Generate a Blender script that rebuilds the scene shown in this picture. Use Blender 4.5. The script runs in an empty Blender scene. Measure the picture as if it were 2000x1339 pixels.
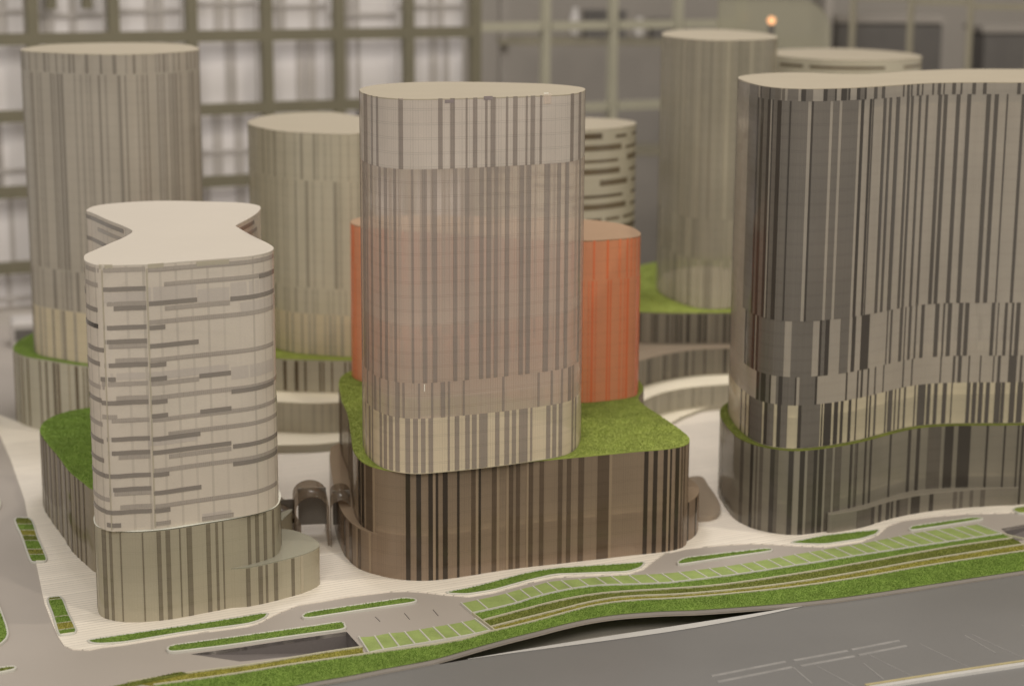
import bpy, bmesh, math, random
import numpy as np
from mathutils import Vector, Matrix
from mathutils.geometry import tessellate_polygon

scene = bpy.context.scene
# ---------------------------------------------------------------- camera (metres; the model stands on z = 0)
PITCH, ROLL, CAMH = math.atan(769.5/3700), .006, .51
cd = bpy.data.cameras.new('camera'); cam = bpy.data.objects.new('camera', cd); scene.collection.objects.link(cam); scene.camera = cam
_c, _s, _cr, _sr = math.cos(PITCH), math.sin(PITCH), math.cos(ROLL), math.sin(ROLL)
_R, _U, _F = Vector((1, 0, 0)), Vector((0, _s, _c)), Vector((0, _c, -_s))
_R, _U = _cr*_R+_sr*_U, -_sr*_R+_cr*_U
cam.matrix_world = Matrix(((_R.x, _U.x, -_F.x, 0), (_R.y, _U.y, -_F.y, 0), (_R.z, _U.z, -_F.z, CAMH), (0, 0, 0, 1)))
cd.sensor_width = 36; cd.sensor_fit = 'HORIZONTAL'; cd.lens = 3700/2000*36; cd.clip_start = .02; cd.clip_end = 50
cd.dof.use_dof = True; cd.dof.focus_distance = 1.50; cd.dof.aperture_fstop = 5.6
# ---------------------------------------------------------------- room light and added fills
world = bpy.data.worlds.new('World'); scene.world = world; world.use_nodes = True
bgn = world.node_tree.nodes['Background']; bgn.inputs[0].default_value = (1.0, .945, .85, 1); bgn.inputs[1].default_value = .48
def lamp(name, kind, loc, aim, power, size, colr, size_y=None):
    l = bpy.data.lights.new(name, kind); l.energy = power; l.color = colr
    if kind == 'AREA':
        l.shape = 'RECTANGLE' if size_y else 'DISK'; l.size = size
        if size_y: l.size_y = size_y
    elif kind == 'SPOT': l.shadow_soft_size = size; l.spot_size = math.radians(70); l.spot_blend = .6
    o = bpy.data.objects.new(name, l); scene.collection.objects.link(o); o.location = loc
    o.rotation_euler = (Vector(aim)-Vector(loc)).to_track_quat('-Z', 'Y').to_euler(); return o
WARM = (1.0, .91, .76)
lamp('ceiling_spot', 'AREA', (1.15, 1.35, 1.85), (-.1, 1.6, 0), 8.5, .07, WARM)
lamp('ceiling_spot', 'AREA', (.55, .55, 1.95), (-.1, 1.7, 0), 7, .07, WARM)
lamp('ceiling_panel', 'AREA', (0, 1.9, 2.3), (0, 1.9, 0), 7, 1.6, (1.0, .93, .82), 1.6)
lamp('front_fill', 'AREA', (-.4, -1.6, 2.2), (0, 1.7, .15), 46, 1.4, (1.0, .945, .85), 1.0)  # unseen fill added behind the camera to lift the facades
lamp('back_fill', 'AREA', (-.2, 2.35, 1.7), (-.2, 3.0, .2), 9, .5, (1.0, .96, .95))  # fill lamp added to brighten the lattice panels
scene.view_settings.view_transform = 'Standard'; scene.view_settings.look = 'None'; scene.view_settings.gamma = 1; scene.view_settings.use_curve_mapping = False
scene.view_settings.exposure = 0.0
scene.render.engine = 'CYCLES'; scene.cycles.transparent_max_bounces = 24; scene.cycles.max_bounces = 8

# ---------------------------------------------------------------- measured plan data, in metres
DATA = {"outline":{"A":[[-.1242,1.5501],[-.1185,1.527],[-.1082,1.5014],[-.0955,1.4861],[-.0785,1.4789],[-.0584,1.4837],[-.0154,1.5015],[.0189,1.5204],[.0431,1.5372],[.054,1.5576],[.06,1.5942],[.0584,1.612],[.0512,1.6297],[.0302,1.653],[-.0247,1.6714],[-.0766,1.6695],[-.1134,1.6375],[-.1271,1.5906] ],
 "PA":[[-.068,1.4865],[.0,1.517],[.043,1.533],[.1,1.5545],[.14,1.57],[.152,1.583],[.155,1.6],[.151,1.625],[.136,1.68],[.12,1.745],[.128,1.8],[.105,1.88],[-.02,1.915],[-.12,1.905],[-.166,1.85],[-.162,1.75],[-.15,1.683],[-.1395,1.6],[-.132,1.545],[-.119,1.51],[-.1,1.4925] ],
 "AXR":[[.1378,1.5826],[.1483,1.5898],[.1583,1.6018],[.1652,1.6179],[.1687,1.6359],[.1677,1.6541],[.1643,1.6676],[.161,1.6778],[.145,1.66],[.11,1.62],[.11,1.575] ],
 "AXL":[[-.09,1.51],[-.1,1.7],[-.13,1.8],[-.1712,1.7838],[-.1736,1.7512],[-.1683,1.7056],[-.159,1.637],[-.151,1.589],[-.1406,1.5466],[-.1272,1.5162],[-.1156,1.5037],[-.1025,1.497] ],
 "LOWR":[[.14,1.75],[.15,1.66],[.1731,1.6543],[.1854,1.661],[.1931,1.6806],[.1939,1.7107],[.1901,1.754],[.1842,1.7901] ],
 "B":[[-.3249,1.419],[-.3184,1.3976],[-.304,1.3806],[-.2862,1.3847],[-.2708,1.3876],[-.249,1.4002],[-.2244,1.414],[-.1994,1.4296],[-.1881,1.4501],[-.1872,1.4683],[-.1927,1.4865],[-.2135,1.5337],[-.2293,1.5737],[-.2344,1.5885],[-.234,1.5946],[-.2296,1.6291],[-.2268,1.6683],[-.2277,1.6988],[-.2318,1.716],[-.2486,1.733],[-.2916,1.7419],[-.3251,1.744],[-.3558,1.7317],[-.3776,1.7094],[-.3798,1.6749],[-.3754,1.6684],[-.3484,1.6177],[-.3245,1.5757],[-.3145,1.5525],[-.3141,1.524],[-.3198,1.4815],[-.3242,1.4489],[-.3264,1.4312] ],
 "PB":[[-.3239,1.4132],[-.3165,1.3955],[-.3019,1.3858],[-.2887,1.3841],[-.2648,1.3904],[-.236,1.4076],[-.2068,1.4272],[-.1893,1.4477],[-.1865,1.4664],[-.192,1.5],[-.215,1.53],[-.3,1.53],[-.318,1.5],[-.3265,1.45] ],
 "AXB":[[-.2119,1.4195],[-.2006,1.4248],[-.184,1.4379],[-.1675,1.4538],[-.1586,1.4672],[-.1559,1.478],[-.1608,1.493],[-.1689,1.5053],[-.1828,1.5192],[-.1954,1.5247],[-.19,1.58],[-.22,1.52],[-.25,1.42] ],
 "G":[[-.436,1.7],[-.434,1.69],[-.417,1.648],[-.395,1.6],[-.377,1.558],[-.357,1.522],[-.343,1.5],[-.31,1.48],[-.23,1.5],[-.21,1.58],[-.22,1.7],[-.26,1.78],[-.33,1.8],[-.4,1.785],[-.428,1.76],[-.438,1.728] ],
 "C":[[.2063,1.7199],[.21,1.6815],[.2181,1.6449],[.2303,1.6264],[.2493,1.6199],[.2743,1.6275],[.2946,1.6388],[.3201,1.6582],[.3449,1.681],[.3723,1.7026],[.403,1.713],[.4789,1.7187],[.55,1.735],[.62,1.8],[.63,1.87],[.6,1.915],[.5047,1.9089],[.4653,1.9068],[.4265,1.8932],[.3957,1.8742],[.3629,1.8397],[.3321,1.8141],[.3067,1.8147],[.2838,1.8323],[.2574,1.8299],[.2329,1.8124],[.209,1.77] ],
 "PC":[[.1983,1.7196],[.2008,1.6892],[.2057,1.6593],[.2214,1.6315],[.2492,1.6167],[.2787,1.626],[.3045,1.6418],[.3278,1.6608],[.3496,1.6809],[.3724,1.699],[.3992,1.7089],[.4282,1.7123],[.4579,1.7135],[.4877,1.7167],[.5173,1.721],[.5464,1.7297],[.5724,1.7453],[.5956,1.7645],[.6157,1.7872],[.6294,1.8145],[.6349,1.8444],[.6321,1.8749],[.6188,1.9027],[.5932,1.9205],[.5625,1.9208],[.533,1.9162],[.5039,1.9121],[.4741,1.9112],[.4445,1.9042],[.4169,1.892],[.3917,1.875],[.3711,1.853],[.3505,1.8319],[.3278,1.8162],[.3024,1.8212],[.2759,1.8366],[.246,1.8277],[.22,1.8091],[.2046,1.7815],[.198,1.75] ],
 "AXC":[[.283,1.6235],[.3,1.63],[.317,1.6405],[.35,1.669],[.383,1.689],[.424,1.7035],[.455,1.711],[.478,1.7165],[.46,1.78],[.38,1.75],[.31,1.68] ],
 "D":[[-.505,1.9857],[-.4822,1.9684],[-.4398,1.9439],[-.3932,1.9395],[-.3548,1.9777],[-.3364,2.0253],[-.3431,2.0776],[-.3755,2.1526],[-.4204,2.1767],[-.469,2.1648],[-.5112,2.128],[-.5205,2.0197] ],
 "E":[[-.2736,2.0551],[-.2392,2.0103],[-.1993,1.9935],[-.171,1.9891],[-.1586,2.0097],[-.16,2.17],[-.1866,2.2158],[-.2149,2.2562],[-.2462,2.254],[-.2837,2.2118],[-.296,2.1173] ],
 "F":[[.121,1.77],[.113,1.822],[.09,1.855],[.05,1.872],[-.05,1.885],[-.13,1.885],[-.153,1.868],[-.159,1.845],[-.15,1.815],[-.08,1.775],[.0,1.742],[.066,1.728],[.093,1.738],[.115,1.753] ],
 "H":[[.1782,2.3063],[.1906,2.23],[.224,2.1709],[.2668,2.1824],[.3002,2.2205],[.3126,2.2777],[.305,2.3825],[.2621,2.4683],[.2097,2.4397] ],
 "J":[[.145,2.245],[.13,2.285],[.08,2.31],[.0,2.3],[-.04,2.24],[.0,2.16],[.08,2.15],[.128,2.19] ],
 "I":[[.322,2.47],[.345,2.37],[.395,2.317],[.45,2.32],[.505,2.38],[.516,2.45],[.49,2.55],[.442,2.597],[.37,2.57] ],
 "PD":[[-.5128,1.9792],[-.4918,1.9676],[-.4745,1.9558],[-.4557,1.9452],[-.4348,1.938],[-.4134,1.9337],[-.3908,1.9362],[-.3723,1.9491],[-.3583,1.9656],[-.3465,1.9837],[-.3376,2.0035],[-.3324,2.0248],[-.3325,2.0467],[-.3365,2.068],[-.342,2.0885],[-.3485,2.1088],[-.3563,2.1287],[-.3667,2.1478],[-.3819,2.164],[-.4009,2.1753],[-.4225,2.1809],[-.4459,2.1838],[-.469,2.1795],[-.4902,2.1708],[-.5122,2.1586],[-.5325,2.1384],[-.5426,2.1135],[-.5468,2.09],[-.5486,2.0671],[-.548,2.0443],[-.5439,2.021],[-.5311,1.9973] ],
 "PE":[[-.32,2.02],[-.2754,1.9932],[-.241,1.9811],[-.2077,1.9769],[-.1638,1.9755],[-.12,1.985],[-.08,2.03],[-.08,2.25],[-.14,2.31],[-.27,2.31],[-.325,2.25],[-.335,2.1] ],
 "PE2":[[-.3,1.99],[-.2751,1.9442],[-.2363,1.936],[-.2037,1.9322],[-.1619,1.9472],[-.12,2.0],[-.1,2.2],[-.2,2.28],[-.31,2.2] ],
 "PE3":[[-.27,1.93],[-.2676,1.8836],[-.2309,1.8844],[-.1998,1.8893],[-.1643,1.9067],[-.12,1.95],[-.1,2.1],[-.2,2.2],[-.28,2.1] ],
 "PH":[[.095,2.25],[.1424,2.161],[.1774,2.1526],[.2131,2.1537],[.261,2.1584],[.325,2.19],[.43,2.22],[.48,2.38],[.4,2.54],[.23,2.54],[.115,2.38] ],
 "PH2":[[.1117,2.0137],[.1428,2.0644],[.1742,2.1008],[.2115,2.1272],[.26,2.14],[.4,2.19],[.43,2.38],[.29,2.48],[.1,2.34],[.06,2.19] ],
 "PH3":[[.1259,1.962],[.1469,2.0142],[.1709,2.0491],[.2015,2.0725],[.2554,2.0919],[.38,2.14],[.38,2.29],[.19,2.29],[.08,2.14],[.07,2.0] ],
 "PH4":[[.1486,1.929],[.1737,2.0066],[.2004,2.0539],[.2329,2.0911],[.2635,2.1043],[.36,2.15],[.3,2.2],[.15,2.15],[.12,1.97]]},
"strip":{"A":[[.0168,.0285,.3404,.3955,"M"],[.0399,.0438,.3404,.3955,"M"],[.0511,.0544,.3404,.3955,"M"],[.0785,.0823,.3404,.3955,"M"],[.1106,.1142,.3404,.3955,"M"],[.1205,.1243,.3404,.3955,"M"],[.1334,.1349,.3404,.3955,"M"],[.1396,.1432,.3404,.3955,"M"],[.15,.152,.3404,.3955,"M"],[.1547,.159,.3404,.3955,"M"],[.1682,.17,.3404,.3955,"M"],[.1747,.1785,.3404,.3955,"M"],[.1861,.1879,.3404,.3955,"M"],[.1907,.1947,.3404,.3955,"M"],[.1994,.2014,.3404,.3955,"M"],[.2316,.2366,.3404,.3955,"M"],[.2477,.2548,.3404,.3955,"M"],[.0095,.021,.1689,.3404,"M"],[.0232,.0276,.1689,.3404,"M"],[.0361,.0413,.1689,.3404,"M"],[.0545,.0577,.1689,.3404,"M"],[.0624,.0662,.1689,.3404,"M"],[.0732,.0755,.1689,.3404,"M"],[.0888,.0906,.1689,.3404,"M"],[.0974,.1012,.1689,.3404,"M"],[.1057,.1095,.1689,.3404,"M"],[.1229,.1264,.1689,.3404,"M"],[.1328,.1363,.1689,.3404,"M"],[.1452,.1489,.1689,.3404,"M"],[.1515,.1553,.1689,.3404,"M"],[.1582,.1615,.1689,.3404,"M"],[.1677,.1716,.1689,.3404,"M"],[.181,.185,.1689,.3404,"M"],[.1875,.1916,.1689,.3404,"M"],[.2041,.2092,.1689,.3404,"M"],[.2167,.2205,.1689,.3404,"M"],[.2258,.2302,.1689,.3404,"M"],[.251,.258,.1689,.3404,"M"],[.0193,.0231,.1398,.1689,"M"],[.0357,.0391,.1398,.1689,"M"],[.0415,.0467,.1398,.1689,"M"],[.0525,.055,.1398,.1689,"M"],[.065,.0668,.1398,.1689,"M"],[.0738,.0779,.1398,.1689,"M"],[.0805,.0825,.1398,.1689,"M"],[.0935,.0951,.1398,.1689,"M"],[.1042,.106,.1398,.1689,"M"],[.1123,.116,.1398,.1689,"M"],[.1184,.1202,.1398,.1689,"M"],[.1311,.1328,.1398,.1689,"M"],[.1659,.168,.1398,.1689,"M"],[.1993,.2015,.1398,.1689,"M"],[.2122,.2143,.1398,.1689,"M"],[.2233,.2255,.1398,.1689,"M"],[.2326,.2378,.1398,.1689,"M"],[.2401,.2437,.1398,.1689,"M"],[.0106,.0144,.0945,.1398,"M"],[.0248,.0303,.0945,.1398,"M"],[.0347,.0382,.0945,.1398,"M"],[.0528,.0566,.0945,.1398,"M"],[.0594,.0636,.0945,.1398,"M"],[.0665,.0708,.0945,.1398,"M"],[.0734,.0775,.0945,.1398,"M"],[.0829,.087,.0945,.1398,"M"],[.0894,.0933,.0945,.1398,"M"],[.0957,.0994,.0945,.1398,"M"],[.1019,.1058,.0945,.1398,"M"],[.1181,.1199,.0945,.1398,"M"],[.1242,.128,.0945,.1398,"M"],[.1332,.1371,.0945,.1398,"M"],[.1391,.1432,.0945,.1398,"M"],[.1454,.1529,.0945,.1398,"M"],[.1598,.1635,.0945,.1398,"M"],[.1683,.1727,.0945,.1398,"M"],[.1752,.1791,.0945,.1398,"M"],[.1818,.1901,.0945,.1398,"M"],[.1926,.1946,.0945,.1398,"M"],[.2082,.2122,.0945,.1398,"M"],[.2145,.2184,.0945,.1398,"M"],[.2211,.2251,.0945,.1398,"M"],[.2398,.2439,.0945,.1398,"M"],[.2478,.2517,.0945,.1398,"M"] ],
 "PA":[[1.2434,1.2471,.001,.0923,"D"],[1.2522,1.256,.001,.0923,"D"],[.0006,.0042,.001,.0923,"D"],[.0065,.0087,.001,.0923,"D"],[.0127,.0167,.001,.0923,"D"],[.0252,.0272,.001,.0923,"D"],[.0445,.0468,.001,.0923,"D"],[.1957,.1993,.001,.0923,"D"],[.2041,.2079,.001,.0923,"D"],[.2136,.2174,.001,.0923,"D"],[.2197,.2217,.001,.0923,"D"],[.2259,.23,.001,.0923,"D"],[.0381,.042,.001,.0923,"M"],[.0572,.0615,.001,.0923,"M"],[.0729,.0766,.001,.0923,"M"],[.0791,.0827,.001,.0923,"M"],[.0903,.0943,.001,.0923,"M"],[.1001,.104,.001,.0923,"M"],[.1168,.1207,.001,.0923,"M"],[.1247,.1285,.001,.0923,"M"],[.1352,.1402,.001,.0923,"M"],[.1527,.1633,.001,.0923,"M"],[1.2,1.2105,.001,.0923,"M"],[.0042,.0065,.001,.0923,"L"],[.042,.0445,.001,.0923,"L"],[.0615,.0639,.001,.0923,"L"],[.0703,.0724,.001,.0923,"L"],[.0884,.0903,.001,.0923,"L"],[.1633,.1658,.001,.0923,"L"],[.2174,.2197,.001,.0923,"L"],[1.2105,1.2134,.001,.0923,"L"],[1.1805,1.1873,.001,.0923,"D"],[1.1911,1.1958,.001,.0923,"D"],[.2329,.235,.001,.0923,"M"],[.2368,.2389,.001,.0923,"M"] ],
 "AXR":[[.006,.0107,.001,.036,"D"],[.0216,.0241,.001,.036,"D"],[.0395,.0433,.001,.036,"D"] ],
 "AXL":[[.597,.6041,.001,.036,"M"],[.6174,.6216,.001,.036,"M"],[.577,.5852,.001,.036,"M"],[.6324,.6348,.001,.036,"L"],[.6134,.6159,.001,.036,"L"] ],
 "B":[[.0434,.0536,.2767,.2801,"L"],[.0468,.0773,.2741,.2775,"M"],[.0462,.0772,.2596,.263,"D"],[.0457,.0773,.2486,.252,"M"],[.0533,.0772,.2451,.2485,"D"],[.0453,.077,.2306,.234,"D"],[.0457,.077,.22,.2234,"D"],[.0455,.0769,.2163,.2197,"M"],[.0531,.077,.2055,.2089,"M"],[.0449,.077,.202,.2054,"D"],[.0409,.053,.1913,.1947,"D"],[.0418,.0767,.1876,.191,"M"],[.0795,.0914,.2761,.2795,"L"],[.0794,.1966,.2732,.2766,"M"],[.0915,.195,.2616,.265,"M"],[.0793,.117,.2478,.2512,"D"],[.0915,.1431,.2433,.2467,"M"],[.0791,.1919,.2336,.237,"M"],[.079,.0912,.2295,.2329,"D"],[.079,.1173,.2155,.2189,"D"],[.0789,.1898,.2048,.2082,"M"],[.0787,.0911,.201,.2044,"D"],[.0788,.0912,.1902,.1936,"D"],[.0783,.1169,.1866,.19,"M"],[.1172,.1425,.1887,.1921,"D"],[.1174,.1433,.2749,.2783,"L"],[.1436,.1934,.2461,.2495,"D"],[.1427,.188,.1738,.1772,"D"],[.1697,.1959,.2609,.2643,"D"],[.0411,.0765,.1732,.1766,"D"],[.0529,.0766,.1767,.1801,"M"],[.0411,.053,.1624,.1658,"M"],[.0452,.0767,.1595,.1629,"M"],[.0445,.0766,.145,.1484,"D"],[.0451,.0765,.1343,.1377,"D"],[.0529,.0764,.1309,.1343,"M"],[.0411,.0764,.1164,.1198,"D"],[.0452,.0764,.1058,.1092,"D"],[.0447,.0763,.1026,.106,"M"],[.0528,.0764,.0919,.0953,"M"],[.0408,.0763,.0879,.0913,"D"],[.0415,.0528,.0779,.0813,"D"],[.0788,.201,.1758,.1792,"M"],[.0788,.0911,.1725,.1759,"D"],[.0787,.0912,.1616,.165,"D"],[.0786,.2025,.1585,.1619,"M"],[.0912,.1983,.1465,.1499,"M"],[.0786,.1166,.1437,.1471,"D"],[.0785,.1414,.1331,.1365,"D"],[.0911,.1413,.1288,.1322,"M"],[.0785,.1941,.119,.1224,"M"],[.0784,.0906,.1157,.1191,"D"],[.0783,.1162,.1014,.1048,"D"],[.0784,.1916,.0909,.0943,"M"],[.0783,.0906,.0873,.0907,"D"],[.078,.0907,.0771,.0805,"M"],[.1171,.1422,.1607,.1641,"D"],[.1429,.1969,.1302,.1336,"D"],[.1426,.1949,.1162,.1196,"D"],[.1162,.1419,.0757,.0791,"M"],[.0204,.0426,.2737,.2771,"M"],[.0184,.0413,.2625,.2659,"M"],[.0163,.0401,.2437,.2471,"D"],[.0096,.0401,.2314,.2348,"K"],[.0194,.0447,.2136,.217,"D"],[.011,.0405,.2028,.2062,"D"],[.0135,.044,.185,.1884,"M"],[.0133,.0409,.1747,.1781,"D"],[.0135,.0407,.1563,.1597,"M"],[.0132,.0411,.1431,.1465,"D"],[.0118,.0409,.1282,.1316,"D"],[.0117,.0409,.1167,.1201,"D"],[.0131,.0454,.0979,.1013,"M"],[.0133,.0412,.0883,.0917,"D"],[.6619,.7697,.2731,.2765,"D"],[.6956,.7966,.2656,.269,"M"],[.6619,.7427,.2541,.2575,"D"],[.7091,.7966,.2396,.243,"M"],[.3455,.3971,.2721,.2755,"D"],[.3617,.41,.2646,.268,"M"],[.3455,.3842,.2536,.257,"D"],[.3681,.41,.2396,.243,"M"] ],
 "PB":[[.023,.0278,.001,.0725,"M"],[.031,.0336,.001,.0725,"M"],[.0687,.0719,.001,.0725,"M"],[.0755,.079,.001,.0725,"M"],[.0923,.0966,.001,.0725,"M"],[.1086,.112,.001,.0725,"M"],[.1163,.1184,.001,.0725,"M"],[.1512,.1547,.03,.0725,"M"],[.1594,.1627,.03,.0725,"M"],[.1695,.1725,.03,.0725,"M"],[.1439,.1468,.03,.0725,"M"] ],
 "AXB":[[.0041,.0075,.001,.0325,"M"],[.0145,.0182,.001,.0325,"M"],[.021,.0229,.001,.0325,"M"],[.0286,.0322,.001,.0325,"M"],[.0454,.0485,.001,.0325,"M"],[.0549,.0576,.001,.0325,"L"] ],
 "G":[[.0225,.0325,.001,.072,"D"],[.0387,.0474,.001,.072,"D"],[.0613,.0688,.001,.072,"D"],[.0807,.0876,.001,.072,"D"],[.0992,.1114,.001,.072,"D"],[.1284,.137,.001,.072,"D"],[.1514,.1573,.001,.072,"D"],[.1709,.174,.001,.072,"D"],[.1815,.1845,.001,.072,"D"],[.1943,.1972,.001,.072,"D"],[.0713,.0784,.001,.072,"L"],[.0922,.0968,.001,.072,"L"],[.161,.1644,.001,.072,"L"] ],
 "C":[[.0651,.0675,.3844,.3945,"D"],[.082,.0836,.3844,.3945,"D"],[.1143,.1182,.3844,.3945,"D"],[.1342,.1379,.3844,.3945,"D"],[.1456,.1471,.3844,.3945,"D"],[.1521,.1577,.3844,.3945,"D"],[.1598,.1616,.3844,.3945,"D"],[.1695,.1732,.3844,.3945,"D"],[.1788,.181,.3844,.3945,"D"],[.0332,.06,.3844,.3945,"M"],[.0678,.0818,.3844,.3945,"M"],[.0837,.1,.3844,.3945,"M"],[.1026,.1119,.3844,.3945,"M"],[.1182,.1244,.3844,.3945,"M"],[.138,.1454,.3844,.3945,"M"],[.1578,.1597,.3844,.3945,"M"],[.1733,.1786,.3844,.3945,"M"],[.1909,.1949,.3844,.3945,"N"],[.2013,.2052,.3844,.3945,"N"],[.2319,.2336,.3844,.3945,"N"],[.2377,.241,.3844,.3945,"N"],[.2433,.2452,.3844,.3945,"N"],[.2517,.2546,.3844,.3945,"N"],[.2586,.2601,.3844,.3945,"N"],[.2712,.273,.3844,.3945,"N"],[.2772,.2805,.3844,.3945,"N"],[.2833,.2844,.3844,.3945,"N"],[.2921,.2955,.3844,.3945,"N"],[.3001,.3018,.3844,.3945,"N"],[.3113,.3145,.3844,.3945,"N"],[.3212,.3243,.3844,.3945,"N"],[.3523,.3554,.3844,.3945,"N"],[.0588,.0623,.1937,.3844,"D"],[.0681,.0729,.1937,.3844,"D"],[.0801,.0838,.1937,.3844,"D"],[.0866,.088,.1937,.3844,"D"],[.0931,.0973,.1937,.3844,"D"],[.1049,.1064,.1937,.3844,"D"],[.1236,.1253,.1937,.3844,"D"],[.1754,.1787,.1937,.3844,"D"],[.186,.1885,.1937,.3844,"D"],[.0327,.0584,.1937,.3844,"M"],[.0627,.0678,.1937,.3844,"M"],[.0732,.0799,.1937,.3844,"M"],[.0882,.0929,.1937,.3844,"M"],[.0975,.1048,.1937,.3844,"M"],[.1066,.1206,.1937,.3844,"M"],[.1254,.1413,.1937,.3844,"M"],[.1443,.1507,.1937,.3844,"M"],[.1539,.1719,.1937,.3844,"M"],[.1897,.1912,.1937,.3844,"N"],[.2043,.2081,.1937,.3844,"N"],[.2126,.2161,.1937,.3844,"N"],[.223,.2281,.1937,.3844,"N"],[.2381,.2415,.1937,.3844,"N"],[.2443,.2476,.1937,.3844,"N"],[.2552,.2583,.1937,.3844,"N"],[.2643,.2672,.1937,.3844,"N"],[.2784,.2821,.1937,.3844,"N"],[.2844,.288,.1937,.3844,"N"],[.2968,.3005,.1937,.3844,"N"],[.3071,.3107,.1937,.3844,"N"],[.3249,.3288,.1937,.3844,"N"],[.3323,.3359,.1937,.3844,"N"],[.3432,.3446,.1937,.3844,"N"],[.357,.3598,.1937,.3844,"N"],[.0426,.0456,.144,.1937,"D"],[.0643,.0696,.144,.1937,"D"],[.0728,.0766,.144,.1937,"D"],[.1395,.1414,.144,.1937,"D"],[.1455,.1496,.144,.1937,"D"],[.176,.1801,.144,.1937,"D"],[.1877,.1983,.144,.1937,"D"],[.0464,.0636,.144,.1937,"M"],[.0771,.1074,.144,.1937,"M"],[.1136,.1327,.144,.1937,"M"],[.1417,.1452,.144,.1937,"M"],[.1619,.1719,.144,.1937,"M"],[.2242,.2256,.144,.1937,"N"],[.2295,.232,.144,.1937,"N"],[.2433,.2472,.144,.1937,"N"],[.2506,.2519,.144,.1937,"N"],[.2563,.2595,.144,.1937,"N"],[.2646,.2665,.144,.1937,"N"],[.2716,.2752,.144,.1937,"N"],[.2866,.2908,.144,.1937,"N"],[.2948,.2965,.144,.1937,"N"],[.2994,.3033,.144,.1937,"N"],[.31,.3138,.144,.1937,"N"],[.316,.3198,.144,.1937,"N"],[.3407,.3439,.144,.1937,"N"],[.3466,.3476,.144,.1937,"N"],[.353,.3557,.144,.1937,"N"],[.3595,.3616,.144,.1937,"N"],[.3638,.3676,.144,.1937,"N"],[.076,.0805,.1185,.144,"D"],[.0835,.0899,.1185,.144,"D"],[.0945,.0961,.1185,.144,"D"],[.1037,.1072,.1185,.144,"D"],[.118,.1194,.1185,.144,"D"],[.1371,.1391,.1185,.144,"D"],[.1709,.1725,.1185,.144,"D"],[.1849,.1866,.1185,.144,"D"],[.1901,.1924,.1185,.144,"D"],[.199,.2008,.1185,.144,"D"],[.0807,.0833,.1185,.144,"M"],[.0901,.0944,.1185,.144,"M"],[.1013,.1036,.1185,.144,"M"],[.1073,.1179,.1185,.144,"M"],[.1222,.137,.1185,.144,"M"],[.209,.2108,.1185,.144,"N"],[.2219,.2233,.1185,.144,"N"],[.2509,.2526,.1185,.144,"N"],[.2628,.2643,.1185,.144,"N"],[.2946,.2958,.1185,.144,"N"],[.3071,.3093,.1185,.144,"N"],[.3121,.3154,.1185,.144,"N"],[.3219,.3232,.1185,.144,"N"],[.3327,.3339,.1185,.144,"N"],[.345,.3461,.1185,.144,"N"],[.3493,.352,.1185,.144,"N"],[.3596,.3672,.1185,.144,"N"],[.3705,.3727,.1185,.144,"N"],[.0359,.0385,.08,.1185,"D"],[.0507,.0527,.08,.1185,"D"],[.0618,.0635,.08,.1185,"D"],[.0895,.093,.08,.1185,"D"],[.1032,.1067,.08,.1185,"D"],[.1217,.1246,.08,.1185,"D"],[.1447,.1458,.08,.1185,"D"],[.1475,.1552,.08,.1185,"D"],[.1582,.1627,.08,.1185,"D"],[.1658,.1689,.08,.1185,"D"],[.1754,.1787,.08,.1185,"D"],[.1846,.186,.08,.1185,"D"],[.1988,.2006,.08,.1185,"D"],[.2034,.2053,.08,.1185,"D"],[.0642,.0864,.08,.1185,"M"],[.0932,.1,.08,.1185,"M"],[.1069,.1125,.08,.1185,"M"],[.1248,.1434,.08,.1185,"M"],[.2105,.2131,.08,.1185,"N"],[.2272,.229,.08,.1185,"N"],[.2315,.2375,.08,.1185,"N"],[.2409,.2426,.08,.1185,"N"],[.2469,.2489,.08,.1185,"N"],[.2544,.2568,.08,.1185,"N"],[.2681,.2695,.08,.1185,"N"],[.2722,.2806,.08,.1185,"N"],[.2825,.2861,.08,.1185,"N"],[.2897,.2932,.08,.1185,"N"],[.2984,.3024,.08,.1185,"N"],[.3069,.308,.08,.1185,"N"],[.3217,.325,.08,.1185,"N"],[.3271,.3309,.08,.1185,"N"],[.3331,.3369,.08,.1185,"N"],[.3396,.3433,.08,.1185,"N"],[.3482,.3536,.08,.1185,"N"],[.3542,.3574,.08,.1185,"N"],[.3623,.3673,.08,.1185,"N"],[.3695,.375,.08,.1185,"N"] ],
 "PC":[[.0816,.0852,.001,.078,"D"],[.104,.1081,.001,.078,"D"],[.1208,.125,.001,.078,"D"],[.1307,.1352,.001,.078,"D"],[.1443,.1477,.001,.078,"D"],[.15,.1545,.001,.078,"D"],[.1852,.1879,.001,.078,"D"],[.0885,.0905,.001,.078,"M"],[.0929,.0964,.001,.078,"M"],[.1082,.1116,.001,.078,"M"],[.1379,.1442,.001,.078,"M"],[.1569,.1639,.001,.078,"M"],[.1669,.1745,.001,.078,"M"],[.1914,.1949,.001,.078,"M"],[.0649,.0707,.001,.078,"M"],[1.1983,1.2103,.001,.078,"L"],[.1256,.1306,.001,.078,"L"],[.1353,.1378,.001,.078,"L"],[.1546,.1568,.001,.078,"L"],[.164,.1663,.001,.078,"L"],[.2045,.2068,.001,.078,"D"],[.2121,.2145,.001,.078,"D"],[.2414,.2438,.001,.078,"D"],[.2682,.2718,.001,.078,"D"],[.2789,.2826,.001,.078,"D"],[.3085,.3169,.001,.078,"D"],[.3215,.3333,.001,.078,"D"],[.348,.35,.001,.078,"D"],[.3647,.3663,.001,.078,"D"],[.3776,.3792,.001,.078,"D"],[.3818,.3839,.001,.078,"D"],[.1935,.1949,.001,.078,"M"],[.2914,.3048,.001,.078,"M"] ],
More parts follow.
